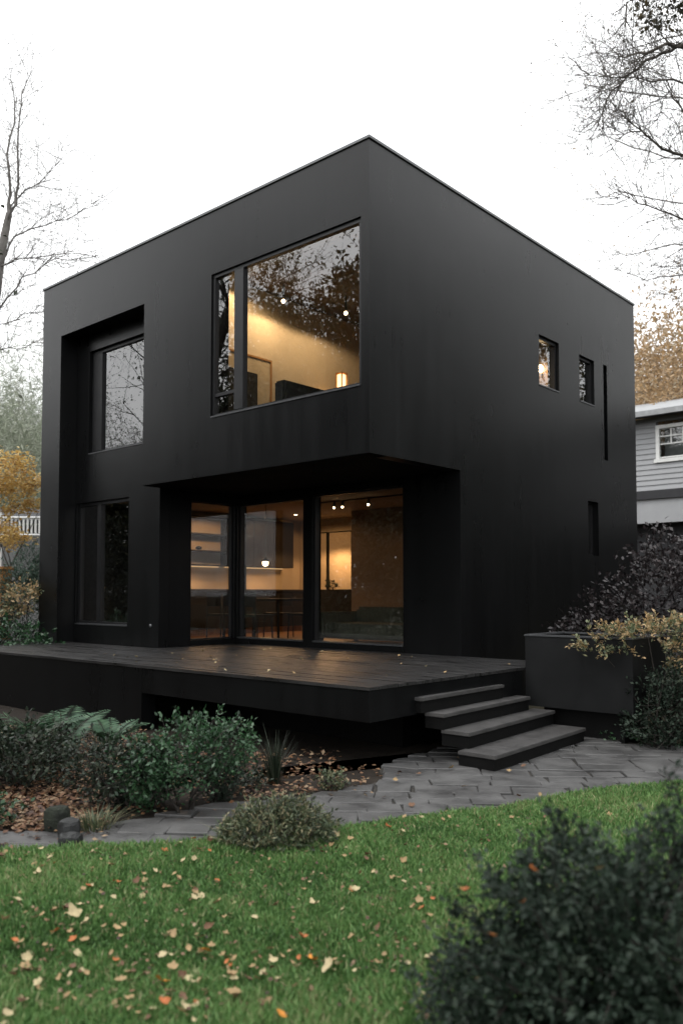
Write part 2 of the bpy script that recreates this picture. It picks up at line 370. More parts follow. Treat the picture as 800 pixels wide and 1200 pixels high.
# ------------------------------------------------------------------ ground, lawn, paving
def inpoly(P, poly):
    x, y = P[:, 0], P[:, 1]; c = np.zeros(len(P), bool); j = len(poly)-1
    for i in range(len(poly)):
        xi, yi = poly[i]; xj, yj = poly[j]
        c ^= ((yi > y) != (yj > y)) & (x < (xj-xi)*(y-yi)/(yj-yi+1e-12)+xi); j = i
    return c
def smooth_poly(pts, k=6):
    out = []; n = len(pts)
    for i in range(n-1):
        p0, p1, p2, p3 = [np.array(pts[min(max(i+j, 0), n-1)], float) for j in (-1, 0, 1, 2)]
        for t in np.linspace(0, 1, k, endpoint=False):
            out.append(0.5*((2*p1)+(-p0+p2)*t+(2*p0-5*p1+4*p2-p3)*t*t+(-p0+3*p1-3*p2+p3)*t**3))
    out.append(np.array(pts[-1], float)); return out
LAWN_EDGE = smooth_poly([(6.2, 3.0), (4.6, 1.0), (3.46, -0.81), (2.95, -2.15), (2.50, -3.30), (2.02, -4.08), (1.66, -4.62), (1.28, -5.05), (0.6, -5.6), (-1.5, -6.6)])
BED_EDGE = smooth_poly([(4.2, 2.6), (3.3, 1.5), (2.5, 1.30), (1.4, 1.2), (1.3, -1.2), (1.72, -1.95), (1.62, -2.75), (1.33, -3.40), (1.22, -4.05), (1.12, -4.50), (0.62, -4.98), (-0.4, -5.5), (-1.8, -6.0)])
PATH = [tuple(p) for p in LAWN_EDGE]+[tuple(p) for p in BED_EDGE[::-1]]
LAWN = [tuple(p) for p in LAWN_EDGE]+[(-3, -14), (14, -14), (14, 4)]
def lawn_z(x, y):
    return 0.010+0.022*np.sin(x*1.7+y*0.9)*np.sin(y*1.3-x*0.4)+0.012*np.sin(4.1*x+1)*np.sin(3.7*y)+0.01
def hill(x, y):
    far = max(0.0, (math.hypot(x+2, y-2)-20)/30); k_ = min(1.0, max(0.0, (y+x*-.25-4)/14)); return min(11.0, 5.0*far**1.2)*k_*k_*(3-2*k_)
g = MB(); n = 61
xs = np.concatenate([[-400, -150, -90], np.linspace(-60, 60, n), [90, 150, 400]])
gv = []; gf = []
for j, y in enumerate(xs):
    for i, x in enumerate(xs):
        up = hill(x, y)
        gv.append((x, y, -0.035+up+(0.10*math.sin(x*0.31)*math.sin(y*0.27) if math.hypot(x, y) > 18 else 0)))
k = len(xs)
for j in range(k-1):
    for i in range(k-1): gf.append((j*k+i, j*k+i+1, (j+1)*k+i+1, (j+1)*k+i))
g.add(gv, gf, True); tag(g.build('ground', M['ground']), 'dark woodland soil around the garden and under the trees', 'ground', None, 'structure')
# lawn sheet
lb = MB(); st = 0.16
xa = np.arange(-2.6, 13, st); ya = np.arange(-13.5, 3.4, st)
XX, YY = np.meshgrid(xa, ya); inside = inpoly(np.stack([XX.ravel()+st/2, YY.ravel()+st/2], 1), LAWN).reshape(XX.shape)
vid = {}
for j in range(len(ya)-1):
    for i in range(len(xa)-1):
        if inside[j, i]:
            q = []
            for (a, b) in ((i, j), (i+1, j), (i+1, j+1), (i, j+1)):
                if (a, b) not in vid:
                    vid[(a, b)] = len(lb.v); x, y = xa[a], ya[b]; lb.v.append((x, y, float(lawn_z(x, y))-0.012))
                q.append(vid[(a, b)])
            lb.f.append(tuple(q)); lb.sm.append(True)
tag(lb.build('lawn', M['turf']), 'lawn of short green grass in front of the path', 'lawn', None, 'structure')
# planting bed soil (slightly mounded)
bb = MB(); bed = [tuple(p) for p in BED_EDGE[10:]]
pl = [(x, y, -0.006) for x, y in bed]+[(-12, -6.5, -0.006), (-12, -0.2, -0.006), (1.3, -0.2, -0.006)]
bb.add(pl, [tuple(range(len(pl)))]); tag(bb.build('planting_bed', M['soil']), 'dark soil of the planting bed along the deck', 'soil', None, 'structure')
# slate paving: slabs laid in rows, each slightly tilted, one sheet of paving
pv = MB(); rng = np.random.default_rng(5)
ang = math.radians(38); ca, sa = math.cos(ang), math.sin(ang)
v = -9.0
while v < 7.5:
    hgt = rng.uniform(0.17, 0.30); u = -9.0+rng.uniform(0, .5)
    while u < 8.5:
        wd = rng.uniform(0.24, 0.56)
        cu, cv = u+wd/2, v+hgt/2
        cx_, cy_ = cu*ca-cv*sa, cu*sa+cv*ca
        pp = np.array([[cx_, cy_]])
        ok = inpoly(pp, PATH)[0]
        if not ok:
            cor = np.array([[(u+du)*ca-(v+dv)*sa, (u+du)*sa+(v+dv)*ca] for du in (.06, wd-.06) for dv in (.06, hgt-.06)])
            ok = inpoly(cor, PATH).sum() >= 2
        if ok and -3 < cx_ < 7 and -7 < cy_ < 3.4:
            gp = 0.004; j = lambda: rng.uniform(-.022, .016)
            loc = [(u+gp+j(), v+gp+j()), (u+wd-gp+j(), v+gp+j()), (u+wd-gp+j(), v+hgt-gp+j()), (u+gp+j(), v+hgt-gp+j())]
            z0 = rng.uniform(0, .014); tx, ty = rng.uniform(-.024, .024, 2)
            top = []; topi = []; bot = []
            if not inpoly(np.array([[cx_, cy_]]), PATH)[0]:
                wl = [(a*ca-b*sa, a*sa+b*ca) for a, b in loc]; ins = inpoly(np.array(wl), PATH)
                cc_ = np.mean(np.array(loc)[ins], axis=0) if ins.any() else np.array([cu, cv])
            else: cc_ = np.array([cu, cv])
            l2 = []
            for (a, b) in loc:
                lo, hi = 0.0, 1.0
                if not inpoly(np.array([[a*ca-b*sa, a*sa+b*ca]]), PATH)[0]:
                    for _ in range(8):
                        mid = (lo+hi)/2; a3, b3 = cc_[0]+(a-cc_[0])*mid, cc_[1]+(b-cc_[1])*mid
                        if inpoly(np.array([[a3*ca-b3*sa, a3*sa+b3*ca]]), PATH)[0]: lo = mid
                        else: hi = mid
                    a, b = cc_[0]+(a-cc_[0])*max(lo, .12), cc_[1]+(b-cc_[1])*max(lo, .12)
                l2.append((a, b))
            loc = l2; cu, cv = np.mean(np.array(loc), axis=0)
            for (a, b) in loc:
                x, y = a*ca-b*sa, a*sa+b*ca; z = 0.012+z0+tx*(a-cu)+ty*(b-cv)
                bot.append((x, y, -0.04)); top.append((x, y, z-0.006))
                a2, b2 = cu+(a-cu)*0.965, cv+(b-cv)*0.955
                topi.append((a2*ca-b2*sa, a2*sa+b2*ca, z))
            pv.add(bot+top+topi, [(8, 9, 10, 11)]+[(4+i, 4+(i+1) % 4, 8+(i+1) % 4, 8+i) for i in range(4)]+[(i, (i+1) % 4, 4+(i+1) % 4, 4+i) for i in range(4)])
        u += wd
    v += hgt
tag(pv.build('paving', M['slate']), 'dark slate paving slabs of the curved garden path', 'path', None, 'structure')
pj = MB(); pp = [(x, y, -0.002) for x, y in PATH]
pj.add(pp, [tuple(range(len(pp)))]); tag(pj.build('path_bedding', M['joint']), 'dark joint soil between the slate slabs', 'path', None, 'structure')

# grass blades
def lawn_points(area, dens):
    (x0, x1), (y0, y1) = area; n = int((x1-x0)*(y1-y0)*dens)
    P = np.stack([R.uniform(x0, x1, n), R.uniform(y0, y1, n)], 1)
    return P[inpoly(P, LAWN)]
def blades():
    P = lawn_points(((-1.0, 7.6), (-8.6, 2.6)), 18000)
    v = np.stack([P[:, 0]-CAM[0], P[:, 1]-CAM[1]], 1); dist = np.hypot(v[:, 0], v[:, 1])
    dep = v@FW[:2]; lat = v@RT[:2]
    keep = (dep > 2.3) & (np.abs(lat) < dep*0.41+1.0)
    keep &= R.uniform(0, 1, len(P)) < np.clip(1.25-dist/9.0, 0.3, 1.0)
    P = P[keep]; dist = dist[keep]; n = len(P)
    z = lawn_z(P[:, 0], P[:, 1])-0.012; P = P+R.normal(0, .018, P.shape)
    patch = 0.5+0.5*np.sin(P[:, 0]*2.3+1.7*np.sin(P[:, 1]*1.9))*np.sin(P[:, 1]*2.7+1.1*np.sin(P[:, 0]*3.1))
    fine = 0.5+0.5*np.sin(P[:, 0]*9.1+2.2*np.sin(P[:, 1]*7.3))*np.sin(P[:, 1]*8.7+1.9*np.sin(P[:, 0]*6.1))
    h = R.uniform(0.018, 0.046, n)*(0.6+0.45*patch+.35*fine); w = R.uniform(0.0028, 0.0048, n)*(0.8+0.08*dist)
    a = R.uniform(0, 2*math.pi, n); lean = np.abs(R.normal(0, 0.55, n))*h; b = R.uniform(0, 2*math.pi, n)
    base = np.stack([P[:, 0], P[:, 1], z], 1)
    side = np.stack([np.cos(a), np.sin(a), 0*a], 1)*w[:, None]
    ln = np.stack([np.cos(b)*lean, np.sin(b)*lean, h], 1)
    mid = base+ln*np.array([.4, .4, .62])
    V1 = np.stack([base-side, base+side, mid+side*.75, mid-side*.75], 1)
    V2 = np.stack([mid-side*.75, mid+side*.75, base+ln, base+ln], 1)
    t = np.clip(0.06+0.28*patch+0.26*fine+R.normal(0.10, 0.2, n), 0, 1)
    t[R.uniform(0, 1, n) < 0.045] = 1.0
    # tip triangle: fourth corner slightly offset so that no face is degenerate
    V2[:, 3] = V2[:, 3]-side*0.08; V2[:, 2] = V2[:, 2]+side*0.08
    me = fast('grass', np.concatenate([V1, V2]), 4, np.concatenate([t, t]))
    tag(put('grass', me, L['grass']), 'short green grass blades growing over the whole lawn', 'grass', None, 'stuff')
blades()

# ------------------------------------------------------------------ the black house
HOUSE = thing('black_house', 'matte black two storey cube house with overhanging upper floor and lit windows', 'house', (-3.8, 3.9, 0.0))
def wallmesh(axis, p, t, us, zs, solid):
    """wall in plane axis=p, thickness t (signed, inwards), cells us x zs kept where solid(u, z)"""
    mb = MB()
    def P(u, z, d): return (u, p+d, z) if axis == 1 else (p+d, u, z)
    nu, nz = len(us)-1, len(zs)-1
    S = [[solid((us[i]+us[i+1])/2, (zs[j]+zs[j+1])/2) for j in range(nz)] for i in range(nu)]
    for i in range(nu):
        for j in range(nz):
            if not S[i][j]: continue
            a, b, c, d = us[i], us[i+1], zs[j], zs[j+1]
            mb.add([P(a,c,0), P(b,c,0), P(b,d,0), P(a,d,0)], [(0,1,2,3)])
            mb.add([P(a,c,t), P(b,c,t), P(b,d,t), P(a,d,t)], [(3,2,1,0)])
            if i == 0 or not S[i-1][j]: mb.add([P(a,c,0), P(a,d,0), P(a,d,t), P(a,c,t)], [(0,1,2,3)])
            if i == nu-1 or not S[i+1][j]: mb.add([P(b,c,0), P(b,c,t), P(b,d,t), P(b,d,0)], [(0,1,2,3)])
            if j == 0 or not S[i][j-1]: mb.add([P(a,c,0), P(a,c,t), P(b,c,t), P(b,c,0)], [(0,1,2,3)])
            if j == nz-1 or not S[i][j+1]: mb.add([P(a,d,0), P(b,d,0), P(b,d,t), P(a,d,t)], [(0,1,2,3)])
    return mb
def wall(name, axis, p, t, ur, zr, holes, m, parent=HOUSE, pieces=None):
    us = sorted(set([ur[0], ur[1]]+[h[0] for h in holes]+[h[1] for h in holes]))
    zs = sorted(set([zr[0], zr[1]]+[h[2] for h in holes]+[h[3] for h in holes]))
    us = [u for u in us if ur[0] <= u <= ur[1]]; zs = [z for z in zs if zr[0] <= z <= zr[1]]
    f = lambda u, z: not any(h[0] < u < h[1] and h[2] < z < h[3] for h in holes)
    return wallmesh(axis, p, t, us, zs, f).build(name, m, parent, fix=True)
TOP = 7.10; SOF = 3.28; DK = 0.76
BW = (-2.94, -0.13, 4.10, 6.18)       # big window
wall('front_wall', 1, 0.0, 0.33, (-7.67, 0.0), (0.0, TOP), [(-7.05, -4.57, DK-.04, 6.14), (-4.57, 0.0, 0.0, SOF), (-7.05, -4.57, 0.0, DK-.04), BW], M['black'])
UW = (-6.66, -4.72, 4.03, 5.86); LW = (-7.03+.02, -5.42, 1.07, 3.20)
wall('recessed_wall', 1, 0.333, 0.2, (-7.665, -4.575), (0.0, 6.6), [UW, LW], M['black'])
SP = (0.96, 1.895, 0.85, 3.13)
wall('recess_side_wall', 0, -4.575, -0.16, (0.535, 2.13), (0.0, SOF), [SP], M['black'])
P2 = (-4.53, -2.97, 0.85, 3.13); P3 = (-2.77, -0.98, 0.85, 3.16)
wall('glazed_wall', 1, 1.92, 0.2, (-4.573, 0.0), (0.0, SOF), [P2, P3], M['black'])
SW = [(4.15, 4.81, 4.86, 5.68), (5.54, 6.11, 4.85, 5.66), (6.48, 6.63, 3.97, 5.68), (5.80, 6.20, 2.26, 3.19)]
wall('side_wall', 0, 0.0, -0.2, (0.33, 7.87), (0.0, TOP), SW+[(0.33, 2.12, 0.0, SOF)], M['black'])
wall('back_wall', 1, 7.868, -0.2, (-7.67, -0.202), (0.0, TOP), [], M['black'])
wall('end_wall', 0, -7.669, 0.2, (0.535, 7.66), (0.0, TOP), [], M['black'])
mb = MB(); mb.box(-7.46, -0.21, 0.34, 7.66, 6.86, 6.98); mb.build('roof', M['blackwood'], HOUSE)
mb = MB()
mb.box(-7.69, 0.02, -0.02, 0.30, TOP+.002, TOP+.035); mb.box(-0.30, 0.02, 0.30, 7.89, TOP+.002, TOP+.035)
mb.box(-7.69, -7.37, 0.30, 7.89, TOP+.002, TOP+.035); mb.box(-7.37, -0.30, 7.57, 7.89, TOP+.002, TOP+.035)
mb.build('parapet_cap', M['cap'], HOUSE)
mb = MB(); mb.box(-4.57, -0.205, 0.335, 2.118, SOF+.002, 3.48); mb.build('soffit', M['soffit'], HOUSE)
mb = MB(); mb.box(-4.565, -0.004, 0.012, 0.326, SOF-.007, SOF-.002); mb.build('reflection_cover', M['soffit'], HOUSE)  # added matt plate, hides the room's glow mirrored in the wall underside
# interior shell
mb = MB(); mb.box(-7.45, -0.21, 2.125, 7.65, 3.30, 3.48); mb.box(-7.45, -4.74, 0.54, 2.12, 3.30, 3.48); mb.build('lower_ceiling', M['ceil'], HOUSE)
mb = MB(); mb.box(-7.45, -0.21, 0.34, 7.65, 3.485, 3.52); mb.build('upper_floor', M['floor'], HOUSE)
mb = MB(); mb.box(-7.45, -0.21, 2.13, 7.65, 0.70, 0.78); mb.box(-7.45, -4.74, 0.54, 2.125, 0.70, 0.78); mb.build('lower_floor', M['floor'], HOUSE)
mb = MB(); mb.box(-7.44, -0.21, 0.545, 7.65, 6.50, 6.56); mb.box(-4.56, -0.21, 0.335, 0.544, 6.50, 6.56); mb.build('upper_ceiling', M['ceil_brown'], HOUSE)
mb = MB(); mb.box(-3.58, -3.50, 0.54, 7.57, 3.525, 6.495); mb.box(-3.58, -3.50, 0.335, 0.539, 3.525, 6.495); mb.box(-5.97, -0.21, 7.58, 7.655, 3.525, 6.49); mb.build('upper_room_wall', M['tan_wall'], HOUSE)
mb = MB(); mb.box(-7.46, -7.40, 2.2, 6.4, 0.785, 3.295); mb.box(-7.39, -4.60, 6.34, 6.42, 0.785, 3.295); mb.build('kitchen_wall', M['tan_wall'], HOUSE)
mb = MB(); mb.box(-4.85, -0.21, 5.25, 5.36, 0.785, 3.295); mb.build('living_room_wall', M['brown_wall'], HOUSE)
mb = MB(); mb.box(-7.44, -6.2, 2.02, 2.10, 0.785, 3.295); mb.box(-7.44, -7.30, 0.56, 2.01, 0.785, 3.295); mb.build('kitchen_light_screen', M['darkfab'], HOUSE)  # added dark screen, keeps kitchen light away from the lower left window
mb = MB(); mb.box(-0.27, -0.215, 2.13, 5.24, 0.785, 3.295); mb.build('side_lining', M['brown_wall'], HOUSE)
# added dark screen hides the lit upper room behind the upper left window
mb = MB(); mb.box(-7.44, -4.60, 0.98, 1.05, 3.525, 6.49); mb.build('upper_light_screen', M['darkfab'], HOUSE)
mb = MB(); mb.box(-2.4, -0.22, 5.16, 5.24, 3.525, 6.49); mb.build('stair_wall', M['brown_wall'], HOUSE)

def window(axis, p, hole, mull=(), bars=(), fw=0.05, depth=0.08, inset=0.05, sign=1, panes=None, sill=True):
    """frame ring with mullions (u0,u1) and bars (u0,u1,z0,z1); one pane box per bay"""
    u0, u1, z0, z1 = hole; e = 0.002
    mb = MB()
    def B(mbx, a, b, c, d, d0, d1):
        y0, y1 = sorted((p+sign*d0, p+sign*d1))
        if axis == 1: mbx.box(a, b, y0, y1, c, d)
        else: mbx.box(y0, y1, a, b, c, d)
    d0, d1 = inset, inset+depth
    B(mb, u0+e, u1-e, z0+e, z0+fw, d0, d1); B(mb, u0+e, u1-e, z1-fw, z1-e, d0, d1)
    B(mb, u0+e, u0+fw, z0+fw, z1-fw, d0, d1); B(mb, u1-fw, u1-e, z0+fw, z1-fw, d0, d1)
    for a, b in mull: B(mb, a, b, z0+fw, z1-fw, d0-.006, d1)
    for a, b, c, d in bars: B(mb, a, b, c, d, d0+.004, d1-.004)
    w = mb.build('window', M['frame'], HOUSE, bevel=0.004)
    bays = panes or [(u0+fw, u1-fw, z0+fw, z1-fw)]
    for a, b, c, d in bays:
        g = MB(); B(g, a-.012, b+.012, c-.012, d+.012, d0+depth*.45, d0+depth*.45+.012); gp = g.build('pane', M['glass'], None)
        gp.parent = w; gp.data.transform(__import__('mathutils').Matrix.Translation(-BASE[HOUSE.name])); 
    if sill:
        s = MB(); B(s, u0+.01, u1-.01, z0+.004, z0+.024, -0.012, d0-.002); so_ = s.build('sill', M['sillmetal'], None)
        so_.parent = w; so_.data.transform(__import__('mathutils').Matrix.Translation(-BASE[HOUSE.name]))
    return w
# big upper window: narrow side light with a low transom, heavy mullion, large pane
window(1, 0, BW, mull=[(-2.47, -2.28)], bars=[(-2.89, -2.47, 4.40, 4.45)], inset=0.03, fw=0.055,
       panes=[(-2.885, -2.47, 4.45, 6.125), (-2.885, -2.47, 4.155, 4.40), (-2.28, -0.185, 4.155, 6.125)])
window(1, .333, UW, fw=0.06, inset=0.06, mull=[(-6.60, -6.34)], panes=[(-6.34, -4.78, 4.09, 5.80)])
window(1, .333, LW, fw=0.06, inset=0.05, mull=[(-6.42, -6.30)], panes=[(-6.95, -6.42, 1.13, 3.14), (-6.30, -5.48, 1.13, 3.14)])
window(0, -4.575, SP, fw=0.022, inset=0.06, sign=-1, sill=False)
window(1, 1.92, P2, fw=0.026, inset=0.04, depth=.09); window(1, 1.92, P3, fw=0.026, inset=0.04, depth=.09)
window(0, 0, SW[0], fw=0.05, inset=0.05, sign=-1); window(0, 0, SW[1], fw=0.05, inset=0.05, sign=-1)
window(0, 0, SW[2], fw=0.02, inset=0.10, sign=-1, sill=False); window(0, 0, SW[3], fw=0.03, inset=0.10, sign=-1, sill=False)
mb = MB(); c = np.array([-4.78, 0.322, 1.10]); mb.tube([c, c+np.array([0, -.0, 0.0])+np.array([0, .012, 0])], .028, 12); mb.build('outdoor_socket', M['cap'], HOUSE)

# ------------------------------------------------------------------ interior furniture and lamps
def lamp(loc, power, radius=0.06, c=(1.0, 0.54, 0.24)):
    l = bpy.data.lights.new('interior_light', 'SPOT'); l.energy = power; l.shadow_soft_size = radius; l.color = c
    l.spot_size = math.radians(172); l.spot_blend = 0.2
    o = bpy.data.objects.new('interior_light', l); COL.objects.link(o); o.location = loc; return o
def sphere(mb, c, r, n=12, k=8, sz=1.0):
    vs = []; fs = []
    for j in range(k+1):
        th = math.pi*j/k
        for i in range(n):
            ph = 2*math.pi*i/n; vs.append((c[0]+r*math.sin(th)*math.cos(ph), c[1]+r*math.sin(th)*math.sin(ph), c[2]+r*sz*math.cos(th)))
    for j in range(k):
        for i in range(n): fs.append((j*n+i, (j+1)*n+i, (j+1)*n+(i+1) % n, j*n+(i+1) % n))
    mb.add(vs, fs, True)
def onx(x, y, X):
    r = ray(x, y); return CAM+r*((X-CAM[0])/r[0])
PW = dict(up=24, kitchen=9, living=7, back=34, side=8)
for i, (x, y, lab) in enumerate([(332, 353, 'brightest hanging ceiling bulb in the middle of the upstairs window'), (288, 313, 'small ceiling bulb beside the upstairs window mullion'), (405, 367, 'ceiling bulb near the right edge of the upstairs window')]):
    r = ray(x, y); p = CAM+r*((6.22-CAM[2])/r[2])
    if p[1] < 1.25: p = CAM+r*((1.25-CAM[1])/r[1])
    if p[0] < -3.1: p = onx(x, y, -3.1)
    p[2] = min(p[2], 6.42)
    t = thing('ceiling_bulb', lab, 'ceiling light', tuple(p), 'ceiling bulbs upstairs')
    a = MB(); sphere(a, p, .030); a.build('bulb', M['bulb'], t)
    b = MB(); b.tube([(p[0], p[1], p[2]+.04), (p[0], p[1], 6.495)], [.03, .012], 8); b.build('fitting', M['frame'], t)
    lamp((p[0], p[1], p[2]-.08), PW['up'], .06, (1.0, .69, .40))
# upstairs: armchair back, box lamp, picture on the far wall
a1 = onx(333, 444, -2.3); a2 = onx(374, 457, -2.3)
t = thing('sofa', 'black upholstered sofa back showing above the upstairs window ledge', 'sofa', (-2.7, (a1[1]+a2[1])/2, 3.52))
mb = MB(); mb.box(-2.52, -2.30, a1[1], a2[1]+.75, 3.9, a1[2]); mb.build('backrest', M['darkfab'], t, bevel=.03)
mb = MB(); mb.box(-3.15, -2.53, a1[1], a2[1]+.75, 3.62, 3.95); mb.build('seat', M['darkfab'], t, bevel=.03)
for x in (-3.1, -2.4):
    for y in (a1[1]+.08, a2[1]+.67): MB().box(x-.03, x+.03, y-.03, y+.03, 3.522, 3.62).build('foot', M['frame'], t)
p = onx(400, 446, -3.0)
t = thing('floor_lamp', 'glowing orange box shade lamp at the right of the upstairs window', 'lamp', (p[0], p[1], 3.52))
mb = MB(); mb.tube([(p[0], p[1], 3.525), (p[0], p[1], 3.55)], .14, 14); mb.tube([(p[0], p[1], 3.55), (p[0], p[1], p[2]-.1)], .012, 8); mb.build('stand', M['frame'], t)
mb = MB(); mb.box(p[0]-.055, p[0]+.055, p[1]-.055, p[1]+.055, p[2]-.16, p[2]+.10); mb.build('lamp_shade', M['shade'], t, bevel=.008)
mb = MB()
for dx in (-.065, .065):
    for dy in (-.065, .065): mb.box(p[0]+dx-.008, p[0]+dx+.008, p[1]+dy-.008, p[1]+dy+.008, p[2]-.17, p[2]+.115)
mb.box(p[0]-.073, p[0]+.073, p[1]-.073, p[1]+.073, p[2]+.116, p[2]+.128); mb.box(p[0]-.073, p[0]+.073, p[1]-.073, p[1]+.073, p[2]-.182, p[2]-.171)
mb.build('shade_frame', M['wood'], t)
lamp((p[0]+.15, p[1]+.25, p[2]+.05), 10, .08, (1, .52, .2))
q1 = onx(284, 412, -3.48); q2 = onx(316, 424, -3.48); zt = q1[2]-.05; zb = zt-1.75
t = thing('framed_picture', 'large pale framed picture with a dark square on the upstairs wall', 'picture', (-3.49, q1[1], zb))
mb = MB(); y0, y1 = q1[1]-.5, q2[1]; mb.box(-3.497, -3.470, y0, y1, zb, zt); mb.build('mount', M['paper'], t)
mb = MB(); mb.box(-3.496, -3.455, y0-.03, y0, zb-.03, zt+.03); mb.box(-3.496, -3.455, y1, y1+.03, zb-.03, zt+.03); mb.box(-3.496, -3.455, y0, y1, zt, zt+.03); mb.box(-3.496, -3.455, y0, y1, zb-.03, zb); mb.build('frame', M['wood'], t)
mb = MB(); mb.box(-3.469, -3.461, y0+.1, y1-.28, zb+.35, zt-.25); mb.build('print', M['darkfab'], t)
# lit sconces behind the first side window
for xx, lab in ((633, 'small lit wall lamp at the left in the first side window'), (651, 'small lit wall lamp at the right in the first side window')):
    r = ray(xx, 432); p = CAM+r*((5.10-CAM[1])/r[1])
    t = thing('wall_lamp', lab, 'wall lamp', tuple(p), 'lamps behind the side window')
    mb = MB(); sphere(mb, p, .045, sz=1.5); mb.build('bulb', M['bulb'], t)
    mb = MB(); mb.tube([(p[0], p[1]+.02, p[2]-.09), (p[0], 5.158, p[2]-.09)], .014, 8); mb.build('bracket', M['frame'], t)
    lamp((p[0], p[1]-.10, p[2]+.03), PW['side']*.5, .03, (1, .55, .22))
# kitchen
t = thing('kitchen_counter', 'long dark kitchen counter under the lit backsplash', 'kitchen counter', (-7.05, 4.3, 0.78))
mb = MB(); mb.box(-7.395, -6.80, 2.25, 5.95, 0.90, 1.66); mb.build('cabinet', M['cabinet'], t)
mb = MB(); mb.box(-7.395, -6.76, 2.22, 5.98, 1.661, 1.70); mb.build('worktop', M['cabinet'], t)
mb = MB(); mb.box(-7.39, -6.9, 2.3, 5.9, 0.782, 0.899); mb.build('plinth', M['wood'], t)
for y in (2.8, 3.6, 4.4, 5.2): MB().box(-6.798, -6.78, y, y+.4, 1.52, 1.54).build('handle', M['sillmetal'], t)
t = thing('wall_cabinet', 'dark wall cabinet hanging over the kitchen counter', 'cabinet', (-7.2, 4.9, 2.16))
mb = MB(); mb.box(-7.395, -7.02, 3.95, 5.75, 2.18, 3.20); mb.build('body', M['cabinet'], t)
mb = MB(); [mb.box(-7.018, -7.004, y, y+.58, 2.19, 3.19) for y in (3.96, 4.56, 5.16)]; mb.build('doors', M['cabinet'], t)
mb = MB(); mb.box(-7.34, -7.30, 4.0, 5.7, 2.160, 2.178); mb.build('light_strip', M['strip'], t)
t = thing('wall_shelf', 'black grid shelf on the lit kitchen wall', 'shelf', (-7.25, 3.1, 2.16))
mb = MB()
for z in (2.18, 2.47, 2.82, 3.17): mb.box(-7.395, -7.15, 2.30, 3.93, z, z+.028)
for y in (2.30, 2.95, 3.905): mb.box(-7.175, -7.15, y, y+.025, 2.20, 3.17)
mb.build('rack', M['frame'], t)
mb = MB(); mb.box(-7.36, -7.33, 2.4, 3.85, 2.160, 2.178); mb.build('light_strip', M['strip'], t)
# shelf bowl
mb = MB(); sphere(mb, (-7.25, 3.25, 2.545), .07, sz=.55); tag(mb.build('bowl', M['darkfab']), 'small dark bowl on the kitchen grid shelf', 'bowl')
lamp((-6.95, 3.1, 2.0), PW['kitchen']*.6, .15); lamp((-6.9, 4.9, 2.0), PW['kitchen']*.8, .15)
for i, (x_, y_, lab) in enumerate([(-6.3, 3.3, 'small round ceiling light added to brighten the kitchen grid shelf'), (-6.2, 5.0, 'small round ceiling light added to brighten the wall cabinet')]):
    t = thing('fill_downlight', lab, 'ceiling light', (x_, y_, 3.28), 'added kitchen lights')  # ceiling lights added to brighten the shelf and cabinet wall
    mb = MB(); mb.tube([(x_, y_, 3.299), (x_, y_, 3.285)], [.05, .05], 12); mb.build('housing', M['frame'], t)
    mb = MB(); mb.tube([(x_, y_, 3.284), (x_, y_, 3.278)], [.03, .03], 10); mb.build('bulb', M['bulb'], t)
    lamp((x_, y_, 3.26), 24, .03)
p = px(311, 660, 15.3)
t = thing('pendant_lamp', 'small round glowing pendant lamp over the dining table', 'pendant lamp', (p[0], p[1], p[2]))
mb = MB(); sphere(mb, p, .055); mb.build('bulb', M['bulb'], t)
mb = MB(); mb.tube([(p[0], p[1], p[2]+.05), (p[0], p[1], 3.295)], .006, 6); mb.build('cord', M['frame'], t)
mb = MB(); mb.tube([(p[0], p[1], p[2]+.03), (p[0], p[1], p[2]+.075), (p[0], p[1], p[2]+.10)], [.085, .06, .015], 12); mb.build('lamp_shade', M['frame'], t)
lamp((p[0], p[1], p[2]-.12), PW['living'], .05)
# dining table with chairs
tc = np.array([p[0], p[1]])
t = thing('dining_table', 'long dark dining table behind the glass wall', 'table', (tc[0], tc[1], .78))
mb = MB(); mb.box(tc[0]-.8, tc[0]+.8, tc[1]-.42, tc[1]+.42, 1.48, 1.52); mb.build('tabletop', M['cabinet'], t, bevel=.006)
for sx in (-.72, .72):
    for sy in (-.36, .36):
        mb = MB(); mb.tube([(tc[0]+sx, tc[1]+sy, .784), (tc[0]+sx*.96, tc[1]+sy*.96, 1.479)], [.02, .03], 8); mb.build('leg', M['cabinet'], t)
def chair(x, y, rz, label):
    t = thing('dining_chair', label, 'chair', (x, y, .78), 'chairs around the dining table')
    ca, sa = math.cos(rz), math.sin(rz)
    def Q(a, b, z): return (x+a*ca-b*sa, y+a*sa+b*ca, .78+z)
    def bx(a0, a1, b0, b1, z0, z1):
        m_ = MB(); vs = [Q(a, b, z) for z in (z0, z1) for a, b in ((a0, b0), (a1, b0), (a1, b1), (a0, b1))]
        return m_.add(vs, [(0,3,2,1),(4,5,6,7),(0,1,5,4),(1,2,6,5),(2,3,7,6),(3,0,4,7)])
    bx(-.21, .21, -.21, .21, .43, .47).build('seat', M['cabinet'], t, bevel=.008)
    bx(-.20, .20, .19, .215, .60, .84).build('backrest', M['cabinet'], t, bevel=.008)
    for a in (-.18, .18):
        for b in (-.18, .195):
            m_ = MB(); m_.tube([Q(a*1.08, b*1.08, .004), Q(a, b, .43 if b < 0 else .78)], [.012, .017], 7); m_.build('leg', M['cabinet'], t)
for k, (dx, dy, rz, lab) in enumerate([(-.45, -.62, math.pi, 'left dining chair on the near side of the table'), (.0, -.62, math.pi, 'middle dining chair on the near side of the table'), (.45, -.62, math.pi, 'right dining chair on the near side of the table'), (-.3, .62, 0, 'left dining chair on the far side of the table'), (.35, .62, 0, 'right dining chair on the far side of the table')]):
    chair(tc[0]+dx, tc[1]+dy, rz, lab)
